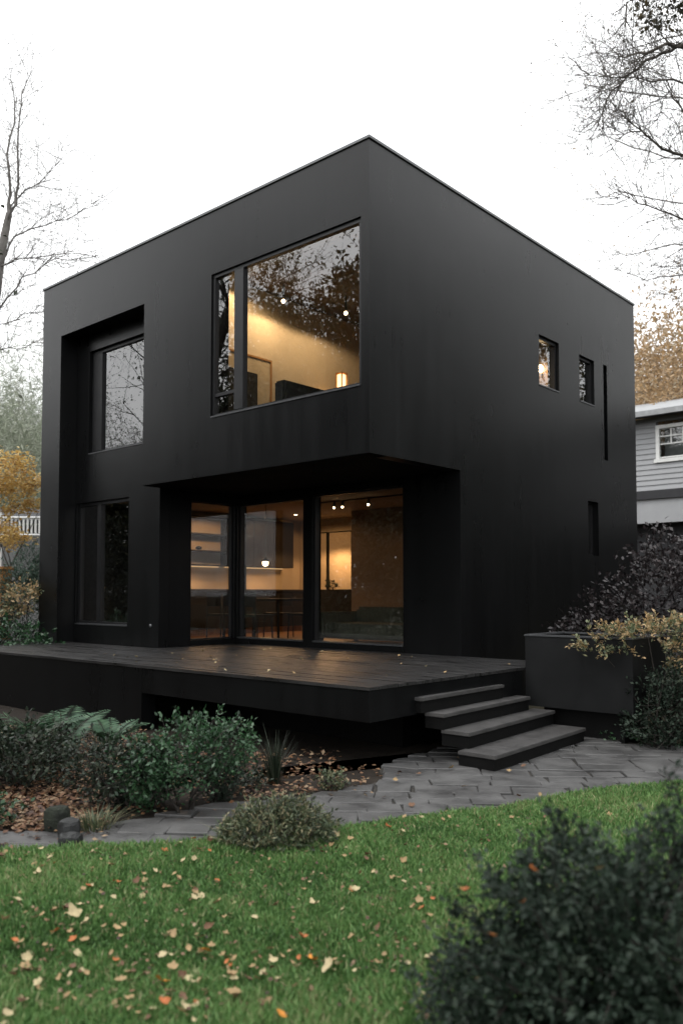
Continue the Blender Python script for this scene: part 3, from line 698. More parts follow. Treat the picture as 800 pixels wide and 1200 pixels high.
# living room sofa, dark couch, track light, lit doorway panels
t = thing('sofa', 'low olive grey sofa right behind the right glass pane', 'sofa', (-1.9, 3.3, .78))
mb = MB(); mb.box(-3.3, -.9, 2.75, 3.55, .86, 1.12); mb.build('seat', M['greyfab'], t, bevel=.04)
mb = MB(); mb.box(-3.3, -.9, 3.56, 3.78, .86, 1.38); mb.build('backrest', M['greyfab'], t, bevel=.05)
mb = MB(); mb.box(-3.52, -3.31, 2.72, 3.78, .86, 1.30); mb.build('armrest', M['greyfab'], t, bevel=.05)
for x in (-3.4, -1.0):
    for y in (2.8, 3.7): MB().box(x-.03, x+.03, y-.03, y+.03, .783, .86).build('foot', M['frame'], t)
t = thing('sideboard', 'black sideboard in front of the lit panels at the back', 'sideboard', (-5.4, 5.9, .78))
mb = MB(); mb.box(-6.3, -4.95, 5.6, 6.05, .86, 1.70); mb.build('cabinet', M['darkfab'], t, bevel=.01)
for x in (-6.2, -5.05):
    for y in (5.67, 5.98): MB().box(x-.03, x+.03, y-.03, y+.03, .783, .86).build('foot', M['frame'], t)
for i, (X, w_, lab) in enumerate([(-6.85, .38, 'narrow glowing sliding panel at the back of the living room'), (-6.43, .70, 'wide glowing sliding panel at the back of the living room')]):
    t = thing('sliding_panel', lab, 'panel', (X, 6.30, .8), 'glowing panels at the back')
    mb = MB(); mb.box(X+.02, X+w_-.02, 6.29, 6.31, .86, 2.98); mb.build('paper', M['tan_wall'], t)
    mb = MB(); mb.box(X, X+.02, 6.27, 6.33, .80, 3.0); mb.box(X+w_-.02, X+w_, 6.27, 6.33, .80, 3.0); mb.box(X+.02, X+w_-.02, 6.275, 6.325, 2.98, 3.0); mb.box(X+.02, X+w_-.02, 6.275, 6.325, .80, .86); mb.build('frame', M['cabinet'], t)
lamp((-6.0, 5.75, 2.6), PW['back'], .12)  # added light without a fixture, brightens the back panels
p = onz(392, 590, 3.25); q = onz(432, 586, 3.25)
t = thing('track_light', 'ceiling track with small spotlights behind the right glass pane', 'track light', (p[0], p[1], 3.28))
mb = MB(); d = (q-p)[:2]; s0 = p[:2]-d*.6; s1 = p[:2]+d*2.0; mb.tube([(s0[0], s0[1], 3.285), (s1[0], s1[1], 3.285)], .014, 6); mb.build('track', M['frame'], t)
for f_ in (0.0, .25, 1.0):
    c = p[:2]+d*f_; mb = MB(); mb.tube([(c[0], c[1], 3.27), (c[0]+.03, c[1]-.05, 3.17)], [.022, .035], 10); sp = mb.build('spotlight', M['cap'], t)
    mb = MB(); sphere(mb, (c[0]+.032, c[1]-.054, 3.165), .02); b_ = mb.build('bulb', M['bulb'], None); b_.parent = sp; b_.data.transform(__import__('mathutils').Matrix.Translation(-BASE[t.name]))
lamp((-2.2, 4.0, 3.05), PW['living'], .06)
# plant silhouette on the sideboard
shrub('potted_plant', 'small leafy houseplant on the black sideboard', (-5.9, 5.8, 1.70), [((0, 0, .10), (.16, .1, .09))], 'boxwood', .06, 14, 8, .02, seed=3, stems=4, cat='houseplant')

# ------------------------------------------------------------------ deck, steps, planter
DX0, DX1, DY0 = -10.2, 1.45, -1.75
DECK = thing('deck', 'low black timber deck along the front of the house', 'deck', (-3, -0.9, 0))
bd = MB(); y = DY0; rng = np.random.default_rng(3); k = 0
while y < 1.90:
    w_ = 0.142; y1 = min(y+w_-.007, 1.905)
    x0 = DX0 if y1 <= 0 else (-7.04 if y1 <= .333 else -4.565)
    if y < 0 < y1: y1 = -0.006
    x1 = DX1
    if y > 0.9: x1 = 1.44
    cuts = [x0]; x = x0+rng.uniform(.6, 3.2)
    while x < x1-.5: cuts.append(x); x += rng.uniform(2.2, 3.8)
    cuts.append(x1)
    for a, b in zip(cuts[:-1], cuts[1:]):
        q0, q1, q2, q3 = [DK+rng.uniform(-.005, .005) for _ in range(4)]; a += .002; b -= .002; zb = DK-.03
        bd.add([(a,y,zb),(b,y,zb),(b,y1,zb),(a,y1,zb),(a,y,q0),(b,y,q1),(b,y1,q2),(a,y1,q3)], [(0,3,2,1),(4,5,6,7),(0,1,5,4),(1,2,6,5),(2,3,7,6),(3,0,4,7)])
    y = (y+w_) if not (y < 0 < y+w_) else 0.001; k += 1
bd.build('boards', M['deck'], DECK, bevel=0.0)
mb = MB(); mb.box(-2.04, DX1-.01, DY0+.012, DY0+.16, .44, DK-.032); mb.box(DX1-.15, DX1-.012, DY0+.161, 1.0, .44, DK-.032); mb.build('fascia', M['black'], DECK)
mb = MB(); mb.box(DX0, -2.041, DY0+.010, DY0+.21, -.05, DK-.032); mb.build('retaining_wall', M['black'], DECK)
mb = MB()
for x in np.arange(-2.0, 1.2, .5): mb.box(x, x+.05, DY0+.17, -.01, .50, DK-.034)
mb.build('joists', M['blackwood'], DECK)
mb = MB(); mb.box(-2.2, 0.9, -.55, -.40, -.05, .49); mb.box(.75, .9, -.39, 1.8, -.05, .49); mb.build('under_deck_wall', M['blackwood'], DECK)
ST = thing('steps', 'four black steps with pale worn treads leading up to the deck', 'steps', (1.9, 0, 0))
nx = [1.53, 1.71, 1.98, 2.33]; fx = [1.50, 1.63, 1.85, 2.22]; far = [.50, .84, .99, .97]; near = [-1.06, -.96, -.94, -1.06]
def slab(xa, xb, ya, yb, xa2, xb2, z0, z1):
    m_ = MB(); vs_ = [(xa, ya, z0), (xb, ya, z0), (xb2, yb, z0), (xa2, yb, z0), (xa, ya, z1), (xb, ya, z1), (xb2, yb, z1), (xa2, yb, z1)]
    return m_.add(vs_, [(0,3,2,1),(4,5,6,7),(0,1,5,4),(1,2,6,5),(2,3,7,6),(3,0,4,7)])
pn = pf_ = 1.30
for i in range(4):
    z = DK-.15*(i+1)
    slab(pn-.05, nx[i], near[i], far[i], pf_-.05, fx[i], z-.035, z).build('tread', M['tread'], ST, bevel=.005)
    slab(max(pn-.05, 1.31), nx[i]-.02, near[i]+.015, far[i]-.01, max(pf_-.05, 1.31), fx[i]-.02, -.04 if i == 3 else z-.150, z-.037).build('riser', M['blackwood'], ST)
    pn, pf_ = nx[i], fx[i]
PL = thing('planter', 'large square charcoal planter box beside the steps', 'planter', (2.1, 1.5, 0))
pb = MB(); pb.box(1.46, 2.72, 1.03, 1.07, .33, 1.12); pb.box(1.46, 2.72, 1.90, 1.94, .33, 1.12); pb.box(1.46, 1.50, 1.07, 1.90, .33, 1.12); pb.box(2.68, 2.72, 1.07, 1.90, .33, 1.12); pb.build('box', M['planter'], PL)
mb = MB(); mb.box(1.45, 2.73, 1.02, 1.08, 1.122, 1.14); mb.box(1.45, 2.73, 1.89, 1.95, 1.122, 1.14); mb.box(1.45, 1.51, 1.08, 1.89, 1.122, 1.14); mb.box(2.67, 2.73, 1.08, 1.89, 1.122, 1.14); mb.build('rim', M['sillmetal'], PL)
mb = MB(); mb.box(1.50, 2.68, 1.07, 1.90, .34, 1.03); mb.build('soil', M['soil'], PL)
mb = MB(); mb.box(1.60, 2.55, 1.20, 1.85, -.04, .328); mb.build('base', M['blackwood'], PL)

# ------------------------------------------------------------------ plants near the house and path
def P0(x, y, z=0.0): p = onz(x, y, z); return (p[0], p[1], z)
# front bed
shrub('shrub', 'big bright green leafy shrub in the middle of the bed under the deck edge', P0(213, 950), [((0,0,.40),(.36,.36,.30)), ((.22,.2,.46),(.26,.24,.22)), ((-.18,-.16,.28),(.28,.26,.24))], 'hydrangea', .05, 190, 16, .05, seed=21)
shrub('shrub', 'grey green shrub with reddish stems left of the bright green shrub', P0(140, 948), [((0,0,.28),(.26,.26,.26)), ((-.2,-.1,.3),(.22,.22,.2))], 'darkshrub', .05, 90, 13, .05, seed=22)
shrub('shrub', 'wide dark leafy shrub at the left edge below the ferns', P0(34, 922), [((0,0,.27),(.45,.42,.26)), ((-.5,-.3,.25),(.45,.4,.26))], 'darkshrub', .06, 190, 13, .06, seed=23)
shrub('shrub', 'low bright green plant at the left frame edge by the leaf litter', P0(2, 966), [((0,0,.12),(.2,.2,.13)), ((-.2,-.15,.12),(.2,.2,.12))], 'hydrangea', .055, 40, 10, .04, seed=24, stems=4, cat='plant')
shrub('shrub', 'low dark shrub between the grey green shrub and the bright green one', P0(172, 945), [((0,0,.2),(.22,.22,.2))], 'darkshrub', .05, 50, 12, .05, seed=28)
shrub('shrub', 'small dark green shrub right of the bright green shrub by the path', P0(256, 938), [((0,0,.17),(.2,.2,.17))], 'boxwood', .05, 45, 12, .05, seed=29)
def fern(label, base, n, ln, seed, spread=1.0):
    rng = np.random.default_rng(seed); base = np.array(base, float)
    t = thing('fern', label, 'fern', tuple(base), 'ferns behind the left shrub')
    mb = MB(); V = []
    for i in range(n):
        a = rng.uniform(0, 2*math.pi); l = ln*rng.uniform(.7, 1.1)
        pts = []; el = rng.uniform(.9, 1.25)
        for k in range(9):
            s = k/8; r_ = l*spread*(s*math.cos(el)+.30*s*s); z = l*(s*math.sin(el)-.42*s*s)
            pts.append(base+np.array([math.cos(a)*r_, math.sin(a)*r_, z]))
        mb.tube(pts, [.006*(1-.8*k/8) for k in range(9)], 4, False)
        for k in range(2, 34):
            s = k/34*8; i0 = min(int(s), 7); q = pts[i0]+(pts[i0+1]-pts[i0])*(s-i0); d = nrm(pts[i0+1]-pts[i0])
            w_ = l*.20*math.sin(math.pi*min(1, (k/34)*.92+.08))**.8; sd_ = nrm(np.cross(d, (0, 0, 1)))
            for sg in (-1, 1):
                tip = q+sg*sd_*w_+d*w_*.35+np.array([0, 0, rng.normal(0, .008)]); m_ = (q+tip)/2; e = d*.011
                V.append([q, m_+e, tip, m_-e])
    mb.build('stems', M['bark_dark'], t)
    put('fronds', fast('fronds', np.array(V), 4, rng.uniform(0, 1, len(V))), L['fern'], t)
fern('tall arching fern against the black deck wall', P0(66, 898), 12, .95, 31)
fern('fern at the far left edge in front of the deck wall', P0(20, 892), 14, .95, 32)
fern('small fern against the deck wall right of the other ferns', P0(128, 880), 10, .6, 36)
shrub('mound_shrub', 'low rounded grey green mound shrub at the edge of the lawn', P0(325, 990), [((0,0,.10),(.30,.30,.20)), ((-.10,-.09,.07),(.24,.24,.14)), ((.12,.10,.08),(.24,.22,.15))], 'mound', .05, 420, 16, .026, seed=25, aspect=.25, stems=6, shell=.6)
def tuft(name, label, base, n, h, leaf, seed, w=.006, spread=.5, rad=.05):
    rng = np.random.default_rng(seed); base = np.array(base, float)
    a = rng.uniform(0, 2*math.pi, n); hh = h*rng.uniform(.5, 1.1, n); ln = hh*np.abs(rng.normal(0, spread, n)); r0 = rad*rng.uniform(0, 1, n)**.5
    b = np.stack([base[0]+np.cos(a)*r0, base[1]+np.sin(a)*r0, np.full(n, base[2]-.01)], 1)
    d = np.stack([np.cos(a)*ln, np.sin(a)*ln, hh], 1); s_ = np.stack([-np.sin(a), np.cos(a), 0*a], 1)*w
    m1 = b+d*np.array([.35, .35, .6]); e = b+d
    V = np.concatenate([np.stack([b-s_, b+s_, m1+s_*.8, m1-s_*.8], 1), np.stack([m1-s_*.8, m1+s_*.8, e+s_*.1, e-s_*.1], 1)])
    t = rng.uniform(0, 1, n)
    return tag(put(name, fast(name, V, 4, np.concatenate([t, t])), L[leaf]), label, 'grass clump')
tuft('ornamental_grass', 'thin dark ornamental grass clump in the shade under the deck', P0(322, 918), 150, .42, 'darkshrub', 41, .003, .45)
tuft('grass_tuft', 'yellow green grass tuft beside the stacked dark stones', P0(112, 972), 220, .13, 'mound', 42, .004, .9, .12)
tuft('grass_tuft', 'small green grass sprout at the left foot of the mound shrub', P0(266, 984), 70, .13, 'grass', 43, .004, .5, .05)
shrub('small_plant', 'small pale leaved plant between the path and the dark under deck', P0(388, 926), [((0,0,.08),(.13,.13,.08))], 'mound', .04, 30, 9, .02, seed=26, stems=4, cat='plant', aspect=.6)
shrub('small_plant', 'small dry clump in the leaf litter right of the bright green shrub', P0(290, 925), [((0,0,.08),(.16,.15,.08))], 'darkshrub', .045, 26, 9, .03, seed=27, stems=4, cat='plant')
# three dark stones
def stone(label, x, y, r_, h, seed, m, z=0.0):
    r_ *= .66; h *= .85
    rng = np.random.default_rng(seed); p = onz(x, y, 0); n = 11; mb = MB(); rings = []
    rr = r_*(1+rng.normal(0, .10, n)); ph = np.sort(rng.uniform(-.12, .12, n))+np.arange(n)*2*math.pi/n
    prof = [(-.03, .92), (h*.25, 1.0), (h*.55, 1.06), (h*.82, 1.02), (h*.95, .90), (h, .70)]
    vs_ = []
    for zz, f_ in prof:
        for i in range(n): vs_.append((p[0]+rr[i]*f_*math.cos(ph[i]), p[1]+rr[i]*f_*math.sin(ph[i]), z+zz+(rng.normal(0, .004) if zz > h*.5 else 0)))
    fs = [(j*n+i, j*n+(i+1) % n, (j+1)*n+(i+1) % n, (j+1)*n+i) for j in range(len(prof)-1) for i in range(n)]
    fs.append(tuple((len(prof)-1)*n+i for i in range(n)))
    mb.add(vs_, fs); return tag(mb.build('stone', m), label, 'stone', 'dark stones at the end of the path')
stone('mossy flat topped dark stone, tallest and rearmost of the three by the path', 68, 975, .115, .20, 51, mat('mossy_stone', (.032, .038, .028), .8, .5, 12, .6, 50, .2, c2=(.010, .011, .010)))
stone('middle dark stone with a smooth slate top beside the mossy stone', 81, 984, .105, .15, 52, M['stone'])
stone('lowest dark stone nearest the lawn among the three by the path', 83, 993, .10, .10, 53, M['stone'])

# right side shrubs
shrub('shrub', 'tall dark purple leaved shrub against the side wall of the black house', (1.75, 4.7, 0), [((0,0,1.5),(1.0,.9,.75)), ((.9,.6,1.9),(1.0,.9,.8)), ((-.55,-.5,1.15),(.6,.6,.55)), ((-.95,-.75,.95),(.45,.45,.4)), ((.2,-.3,2.1),(.5,.5,.4)), ((1.3,-.1,1.1),(.8,.8,.8)), ((.3,.3,.6),(1.0,.8,.6))], 'purple', .10, 420, 16, .12, seed=61, stems=16)
shrub('shrub', 'dark green leafy shrub rising behind the purple shrub', (3.2, 6.4, 0), [((0,0,1.8),(1.0,1.0,.95)), ((.3,.2,1.0),(1.1,1.0,.9))], 'hydrangea', .085, 190, 14, .13, seed=62, stems=10)
pY = col_at(790, 8.9)
shrub('maple_shrub', 'shrub with a flat spray of yellow and pale green leaves reaching over the planter', (pY[0], pY[1], 0), [((-.45,-.38,1.20),(.40,.36,.09)), ((-.10,-.1,1.27),(.42,.4,.11)), ((.3,.25,1.32),(.45,.4,.14)), ((-.72,-.6,1.06),(.16,.16,.06)), ((.1,.1,1.05),(.4,.36,.08)), ((-.45,-.42,1.02),(.26,.24,.07)), ((.2,.1,.86),(.34,.3,.10))], 'maplegreen', .065, 150, 14, .035, seed=63, flat=.5, stems=3, shell=.2)
pR = col_at(800, 8.8)
shrub('shrub', 'dark twiggy shrub at the right frame edge under the yellow spray', (pR[0], pR[1], 0), [((0,0,.50),(.36,.36,.40)), ((.25,.2,.35),(.4,.4,.36))], 'darkshrub', .055, 120, 13, .06, seed=64)
pB = col_at(800, 11.2)
shrub('shrub', 'dark dense shrub filling the gap behind the planter corner at the right', (pB[0], pB[1], 0), [((0,0,.55),(.55,.55,.5)), ((.6,.5,.6),(.7,.6,.6)), ((-.4,-.3,.4),(.4,.4,.4))], 'darkshrub', .07, 170, 14, .08, seed=69, stems=10)
pC = col_at(772, 8.75)
shrub('shrub', 'dark rounded shrub hiding the right side of the planter', (pC[0], pC[1], 0), [((0,0,.42),(.30,.30,.40)), ((.25,.2,.6),(.3,.3,.3)), ((-.1,-.1,.2),(.3,.3,.2))], 'boxwood', .06, 120, 14, .06, seed=70, stems=8)
pG = onz(775, 872)
shrub('ground_cover_plant', 'low grey green ground cover where the paving meets the shrubs', (pG[0], pG[1], 0), [((0,0,.07),(.42,.34,.12)), ((-.42,-.1,.06),(.24,.24,.09)), ((.4,.3,.09),(.4,.36,.14))], 'hydrangea', .05, 110, 12, .035, seed=65, cat='plant')
pO = col_at(800, 9.6)
shrub('shrub', 'reddish orange leaved shrub at the right edge above the yellow spray', (pO[0]+.2, pO[1]+.2, 0), [((0,0,1.55),(.25,.25,.2)), ((.2,.2,1.3),(.3,.3,.25))], 'orange', .06, 50, 10, .05, seed=66, stems=6)
# foreground bush, close to the camera
pf = px(735, 696, 2.75)
shrub('evergreen_bush', 'dense dark evergreen bush filling the lower right foreground', (pf[0], pf[1], 0), [((0,0,.46),(.46,.42,.40)), ((-.28,-.22,.36),(.30,.30,.36)), ((.30,.26,.52),(.36,.34,.40)), ((.45,.5,.62),(.3,.3,.34)), ((.05,-.1,.25),(.6,.5,.3)), ((-.1,-.08,.55),(.34,.3,.30)), ((-.3,-.3,.2),(.34,.3,.26))], 'boxwood', .040, 620, 44, .042, seed=67, stems=14, shell=.05, aspect=.42)
pf2 = px(790, 696, 2.9)
shrub('evergreen_sprig', 'taller thin dark sprig rising at the right frame edge behind the foreground bush', (pf2[0], pf2[1], 0), [((0,0,.82),(.10,.10,.17)), ((.0,.02,.55),(.14,.14,.3))], 'boxwood', .03, 60, 16, .03, seed=68, stems=4)

# ------------------------------------------------------------------ fallen leaves
def leafmesh(seed, m):
    """a dry lobed leaf: irregular outline, cupped and creased along its veins"""
    rng = np.random.default_rng(seed); n = 22; vs_ = []; fs = []
    cup = rng.uniform(.4, 1.3); roll = rng.uniform(-.9, .9); lob = rng.uniform(.12, .34); nl = int(rng.integers(3, 6)); el = rng.uniform(.6, .95)
    ph = rng.uniform(0, 6.28); rr = [(1-lob*(.5-.5*math.cos(nl*2*math.pi*i/n)))*(1+.10*rng.normal()) for i in range(n)]
    for ring in (.5, 1.0):
        for i in range(n):
            a = 2*math.pi*i/n+ph; r_ = .5*ring*rr[i]*(1 if ring == 1 else .95); x, y = r_*math.cos(a), r_*math.sin(a)*el
            vs_.append((x, y, cup*(x*x*.8+y*y*1.3)+roll*x*y+rng.normal(0, .018)*ring))
    vs_.append((0, 0, .012))
    for i in range(n):
        j = (i+1) % n; fs.append((2*n, i, j)); fs.append((i, n+i, n+j, j))
    me = bpy.data.meshes.new('fallen_leaf'); me.from_pydata(vs_, [], fs); me.materials.append(m)
    me.polygons.foreach_set('use_smooth', [True]*len(fs)); return me
LM = {k: [leafmesh(90+7*i+j, m) for j in range(6)] for i, (k, m) in enumerate(LEAFSOLID.items())}
def drop(kind, p, size, label, group, z):
    o = bpy.data.objects.new('fallen_leaf', LM[kind][random.randrange(6)]); COL.objects.link(o)
    o.location = (p[0], p[1], z); o.scale = (size, size, size*random.uniform(.7, 1.3))
    o.rotation_euler = (random.uniform(-.6, .6), random.uniform(-.6, .6), random.uniform(0, 6.28))
    return tag(o, label, 'leaf', group)
rng = np.random.default_rng(77); made = 0
special = [(190, 1148, 'orange', .105, 'bright orange fallen leaf, largest orange one on the left of the lawn'), (241, 1112, 'orange', .085, 'bright orange fallen leaf behind the largest orange one'), (366, 1122, 'orange', .07, 'orange yellow fallen leaf beside a pale curled leaf'), (330, 1193, 'orange', .085, 'orange fallen leaf at the bottom edge of the lawn'),
           (88, 1078, 'pale', .11, 'large pale curled fallen leaf on the left lawn'), (385, 1131, 'pale', .10, 'pale crumpled fallen leaf pair right of the orange yellow leaf'), (275, 1166, 'tan', .11, 'large tan fallen leaf near the bottom of the lawn'), (368, 1061, 'pale', .085, 'pale twisted fallen leaf in the middle of the lawn'), (45, 1031, 'pale', .09, 'broad pale fallen leaf near the left path edge'), (500, 1172, 'pale', .09, 'pale fallen leaf beside the foreground bush')]
for x, y, kd, s_, lab in special:
    p = onz(x, y, .04); drop(kd, p, s_*.78, lab, 'leaves fallen on the lawn', float(lawn_z(p[0], p[1]))+.036)
KL = {'tan': 'tan dead leaf lying in the lawn grass', 'pale': 'pale dead leaf lying in the lawn grass', 'brown': 'dark brown dead leaf lying in the lawn grass', 'rust': 'rust coloured dead leaf lying in the lawn grass'}
while made < 285:
    if made % 3 or made == 0: x, y = rng.uniform(-10, 720), 955+245*rng.uniform(0, 1)**1.15
    else: x, y = x+rng.normal(0, 13), y+rng.normal(0, 6)
    if x > 520 and y > 1040: continue
    if rng.uniform() > (1.0 if x < 300 else .48): continue
    p = onz(x, y, .03)
    if not inpoly(np.array([[p[0], p[1]]]), LAWN)[0]: continue
    kd = rng.choice(['tan', 'pale', 'brown', 'rust'], p=[.48, .32, .13, .07])
    drop(str(kd), p, rng.uniform(.022, .052), KL[str(kd)], 'leaves fallen on the lawn', float(lawn_z(p[0], p[1]))+rng.uniform(.016, .034)); made += 1
for i in range(34):
    X, Y = rng.uniform(-4, 1.3), rng.uniform(-1.6, 1.5)
    drop(str(rng.choice(['tan', 'pale'])), (X, Y), rng.uniform(.03, .055), 'pale dead leaf lying on the black deck boards', 'leaves blown onto the deck', DK+.012)
for i in range(16):
    p = onz(rng.uniform(400, 760), rng.uniform(885, 950), 0)
    if inpoly(np.array([[p[0], p[1]]]), PATH)[0]: drop(str(rng.choice(['tan', 'brown'])), p, rng.uniform(.04, .06), 'dead leaf lying on the slate paving', 'leaves on the paving', .036)
for x, y, d_, kd, lab in [(546, 1043, 2.60, 'rust', 'orange leaf caught on the left top of the foreground bush'), (576, 1096, 2.42, 'rust', 'rust leaf caught on the front of the foreground bush'), (624, 1020, 2.62, 'rust', 'orange brown leaf caught high on the foreground bush'), (702, 1018, 2.45, 'tan', 'tan leaf caught on the top of the foreground bush'), (612, 1058, 2.5, 'rust', 'small dark orange leaf caught in the middle of the foreground bush')]:
    p = px(x, y, d_); drop(kd, p, .034, lab, 'leaves caught on the bush', p[2])
# small leaf fragments past the largest three hundred leaves: one object
fr = []
while len(fr) < 900:
    if len(fr) % 3 or not fr: x, y = rng.uniform(-15, 760), 948+252*rng.uniform(0, 1)**1.2
    else: x, y = x+rng.normal(0, 10), y+rng.normal(0, 4)
    p = onz(x, y, .03)
    if inpoly(np.array([[p[0], p[1]]]), LAWN)[0]: fr.append((p[0], p[1], float(lawn_z(p[0], p[1]))+rng.uniform(.012, .030)))
leaves('leaf_fragments', np.array(fr), .024, L['litter'], None, .7, .6, rng=rng)
tag(bpy.data.objects['leaf_fragments'], 'small broken leaf fragments strewn through the lawn grass', 'leaf litter', None, 'stuff')
# leaf litter in the bed (uncountable)
pts = []
for (x0, x1, y0, y1, n) in [(-25, 125, 895, 990, 3400), (230, 400, 880, 935, 800), (90, 200, 862, 900, 700), (-30, 330, 880, 960, 900), (390, 470, 900, 940, 160), (-30, 175, 852, 884, 700)]:
    for _ in range(n):
        p = onz(rng.uniform(x0, x1), rng.uniform(y0, y1), 0.01)
        pts.append((p[0], p[1], rng.uniform(.004, .05)))
pts = np.array(pts); k = ~inpoly(pts[:, :2], PATH) & ~inpoly(pts[:, :2], LAWN) & (pts[:, 1] < -.3)
k |= (rng.uniform(0, 1, len(pts)) < .08) & ~inpoly(pts[:, :2], LAWN)
leaves('x', pts[k], .045, L['litter'], None, .75, .8, rng=rng); lit = bpy.data.objects['x']; lit.name = 'leaf_litter'
tag(lit, 'brown and orange leaf litter covering the planting bed', 'leaf litter', None, 'stuff')

# ------------------------------------------------------------------ background: neighbour, trees, railing
NY = 16.0
NB = thing('grey_house', 'grey clapboard neighbouring house behind the black house on the right', 'house', (1.5, 19, 2.0))
WN = (-2.72, -0.6, 5.42, 6.38)
def siding(mb, x0, x1, z0, z1, y, hole=None):
    z = z0
    while z < z1-.01:
        zz = min(z+.15, z1)
        segs = [(x0, x1)]
        if hole and z < hole[3] and zz > hole[2]: segs = [(x0, hole[0]), (hole[1], x1)]
        for a, b in segs:
            if b-a > .02: mb.add([(a, y, zz), (b, y, zz), (b, y-.028, z), (a, y-.028, z), (a, y+.12, zz), (b, y+.12, zz), (b, y+.12, z), (a, y+.12, z)], [(0,3,2,1), (4,5,6,7), (3,7,6,2), (0,1,5,4), (0,4,7,3), (1,2,6,5)])
        z = zz
mb = MB(); siding(mb, -4.2, 6.5, 4.55, 6.63, NY, WN); mb.build('wall', M['siding'], NB)
mb = MB(); mb.box(-4.2, 6.5, NY+.01, NY+.11, 3.62, 4.30); mb.build('lower_band', M['siding'], NB)
mb = MB(); mb.box(-4.2, 6.5, NY-.06, NY+.10, 4.302, 4.548); mb.build('belt_trim', M['darktrim'], NB)
mb = MB(); mb.box(-4.2, 6.5, NY+.5, NY+.7, 1.0, 3.7); mb.box(-4.2, 6.5, NY+.11, NY+.5, 3.63, 3.70); mb.build('lower_storey', M['darktrim'], NB)
mb = MB(); mb.box(-4.2, -4.05, NY+.13, 22, 1.5, 6.63); mb.build('gable_wall', M['siding'], NB)
mb = MB(); mb.add([(-4.7, NY-.55, 6.66), (7, NY-.55, 6.66), (7, NY+3.2, 7.7), (-4.7, NY+3.2, 7.7), (-4.7, NY-.55, 6.74), (7, NY-.55, 6.74), (7, NY+3.2, 7.8), (-4.7, NY+3.2, 7.8), (-4.7, NY+7, 6.66), (7, NY+7, 6.66), (7, NY+7, 6.74), (-4.7, NY+7, 6.74)],
       [(0,1,2,3)[::-1], (4,5,6,7), (0,1,5,4), (7,6,10,11), (3,2,9,8)[::-1], (0,4,7,3), (1,2,6,5)]); mb.build('roof', M['shingle'], NB)
mb = MB(); mb.box(-4.7, 7, NY-.62, NY-.555, 6.58, 6.73); mb.build('gutter', M['shingle'], NB)
mb = MB(); mb.box(-4.7, 7, NY-.54, NY-.03, 6.635, 6.652); mb.build('soffit', M['darktrim'], NB)
mb = MB(); x0, x1, z0, z1 = WN
for a, b, c, d in ((x0, x0+.10, z0, z1), (x1-.10, x1, z0, z1), (x0+.10, x1-.10, z1-.10, z1), (x0-.06, x1+.06, z0-.10, z0), ): mb.box(a, b, NY-.07, NY+.05, c, d)
wn = mb.build('window', M['white'], NB)
mb = MB(); mb.box(x0+.101, x1-.101, NY+.01, NY+.02, z0, z1-.101); g_ = mb.build('pane', M['glass'], None); g_.parent = wn; g_.data.transform(__import__('mathutils').Matrix.Translation(-BASE[NB.name]))
mb = MB()
for x in np.arange(x0+.40, x1-.15, .33): mb.box(x, x+.035, NY-.02, NY+.008, z0+.43, z1-.101)
for z in (z0+.02, z0+.40, z0+.62): mb.box(x0+.101, x1-.101, NY-.025, NY+.005, z, z+.035)
g_ = mb.build('muntins', M['white'], None); g_.parent = wn; g_.data.transform(__import__('mathutils').Matrix.Translation(-BASE[NB.name]))
mb = MB(); mb.box(x0+.1, x1-.1, NY+.35, NY+.40, z0-.2, z1); mb.build('curtain', M['shed'], NB)

# left: yellow maple, shrubs, railing, shed, post
pm = col_at(-14, 17.0)
def rel(base, x, y, d, r): q = px(x, y, d); return (tuple(q-np.array(base)), r)
bm_ = (pm[0], pm[1], -.05)
tree('maple_tree', 'golden yellow maple with layered foliage at the left edge beyond the deck', bm_, 4.6, 'yellow', .085, 14, .085, .10, 3, (4, 4, 3), 'bark', 71, None, (.15, .1), .25,
     crown_lobes=[rel(bm_, 14, 543, 17, (.62, .5, .20)), rel(bm_, 34, 566, 16.8, (.42, .5, .22)), rel(bm_, 6, 572, 17, (.6, .5, .22)), rel(bm_, 36, 592, 17, (.40, .4, .16)), rel(bm_, 10, 598, 17, (.30, .3, .10)), rel(bm_, 4, 628, 16.5, (.5, .4, .16)), rel(bm_, -30, 560, 17, (.9, .7, .5)), rel(bm_, 12, 616, 16.6, (.22, .3, .12)), rel(bm_, 22, 634, 16.4, (.3, .3, .08))], ncl=420, flat=.45)
pj_ = col_at(27, 15.4)
shrub('juniper_shrub', 'feathery blue green juniper beyond the left end of the deck', (pj_[0], pj_[1], -.05), [((0,0,1.3),(.5,.5,.8)), ((.2,.2,1.9),(.35,.35,.45)), ((-.4,-.2,1.6),(.4,.4,.55)), ((-.05,.1,2.2),(.30,.3,.35))], 'juniper', .12, 190, 16, .10, seed=72, aspect=.2)
pk = col_at(30, 15.0)
shrub('shrub', 'pale yellow leaved shrub between the juniper and the house corner', (pk[0], pk[1], 0), [((0,0,1.62),(.42,.4,.16)), ((-.2,-.1,1.3),(.3,.3,.15))], 'maplegreen', .09, 50, 12, .06, seed=73)
pk = col_at(14, 14.3)
shrub('shrub', 'glossy green leafy shrub at the left end of the deck', (pk[0], pk[1], 0), [((0,0,.65),(.6,.5,.55)), ((.4,.3,.55),(.4,.4,.45)), ((-.5,-.4,.7),(.5,.5,.5))], 'hydrangea', .12, 110, 12, .09, seed=74)
pw = col_at(2, 15.9)
t = thing('wooden_post', 'warm orange brown wooden gate post among the shrubs on the left', 'post', (pw[0], pw[1], 0))
mb = MB(); mb.box(pw[0]-.22, pw[0]+.22, pw[1]-.1, pw[1]+.1, -.1, 2.05); mb.build('post', M['wood'], t, bevel=.02)
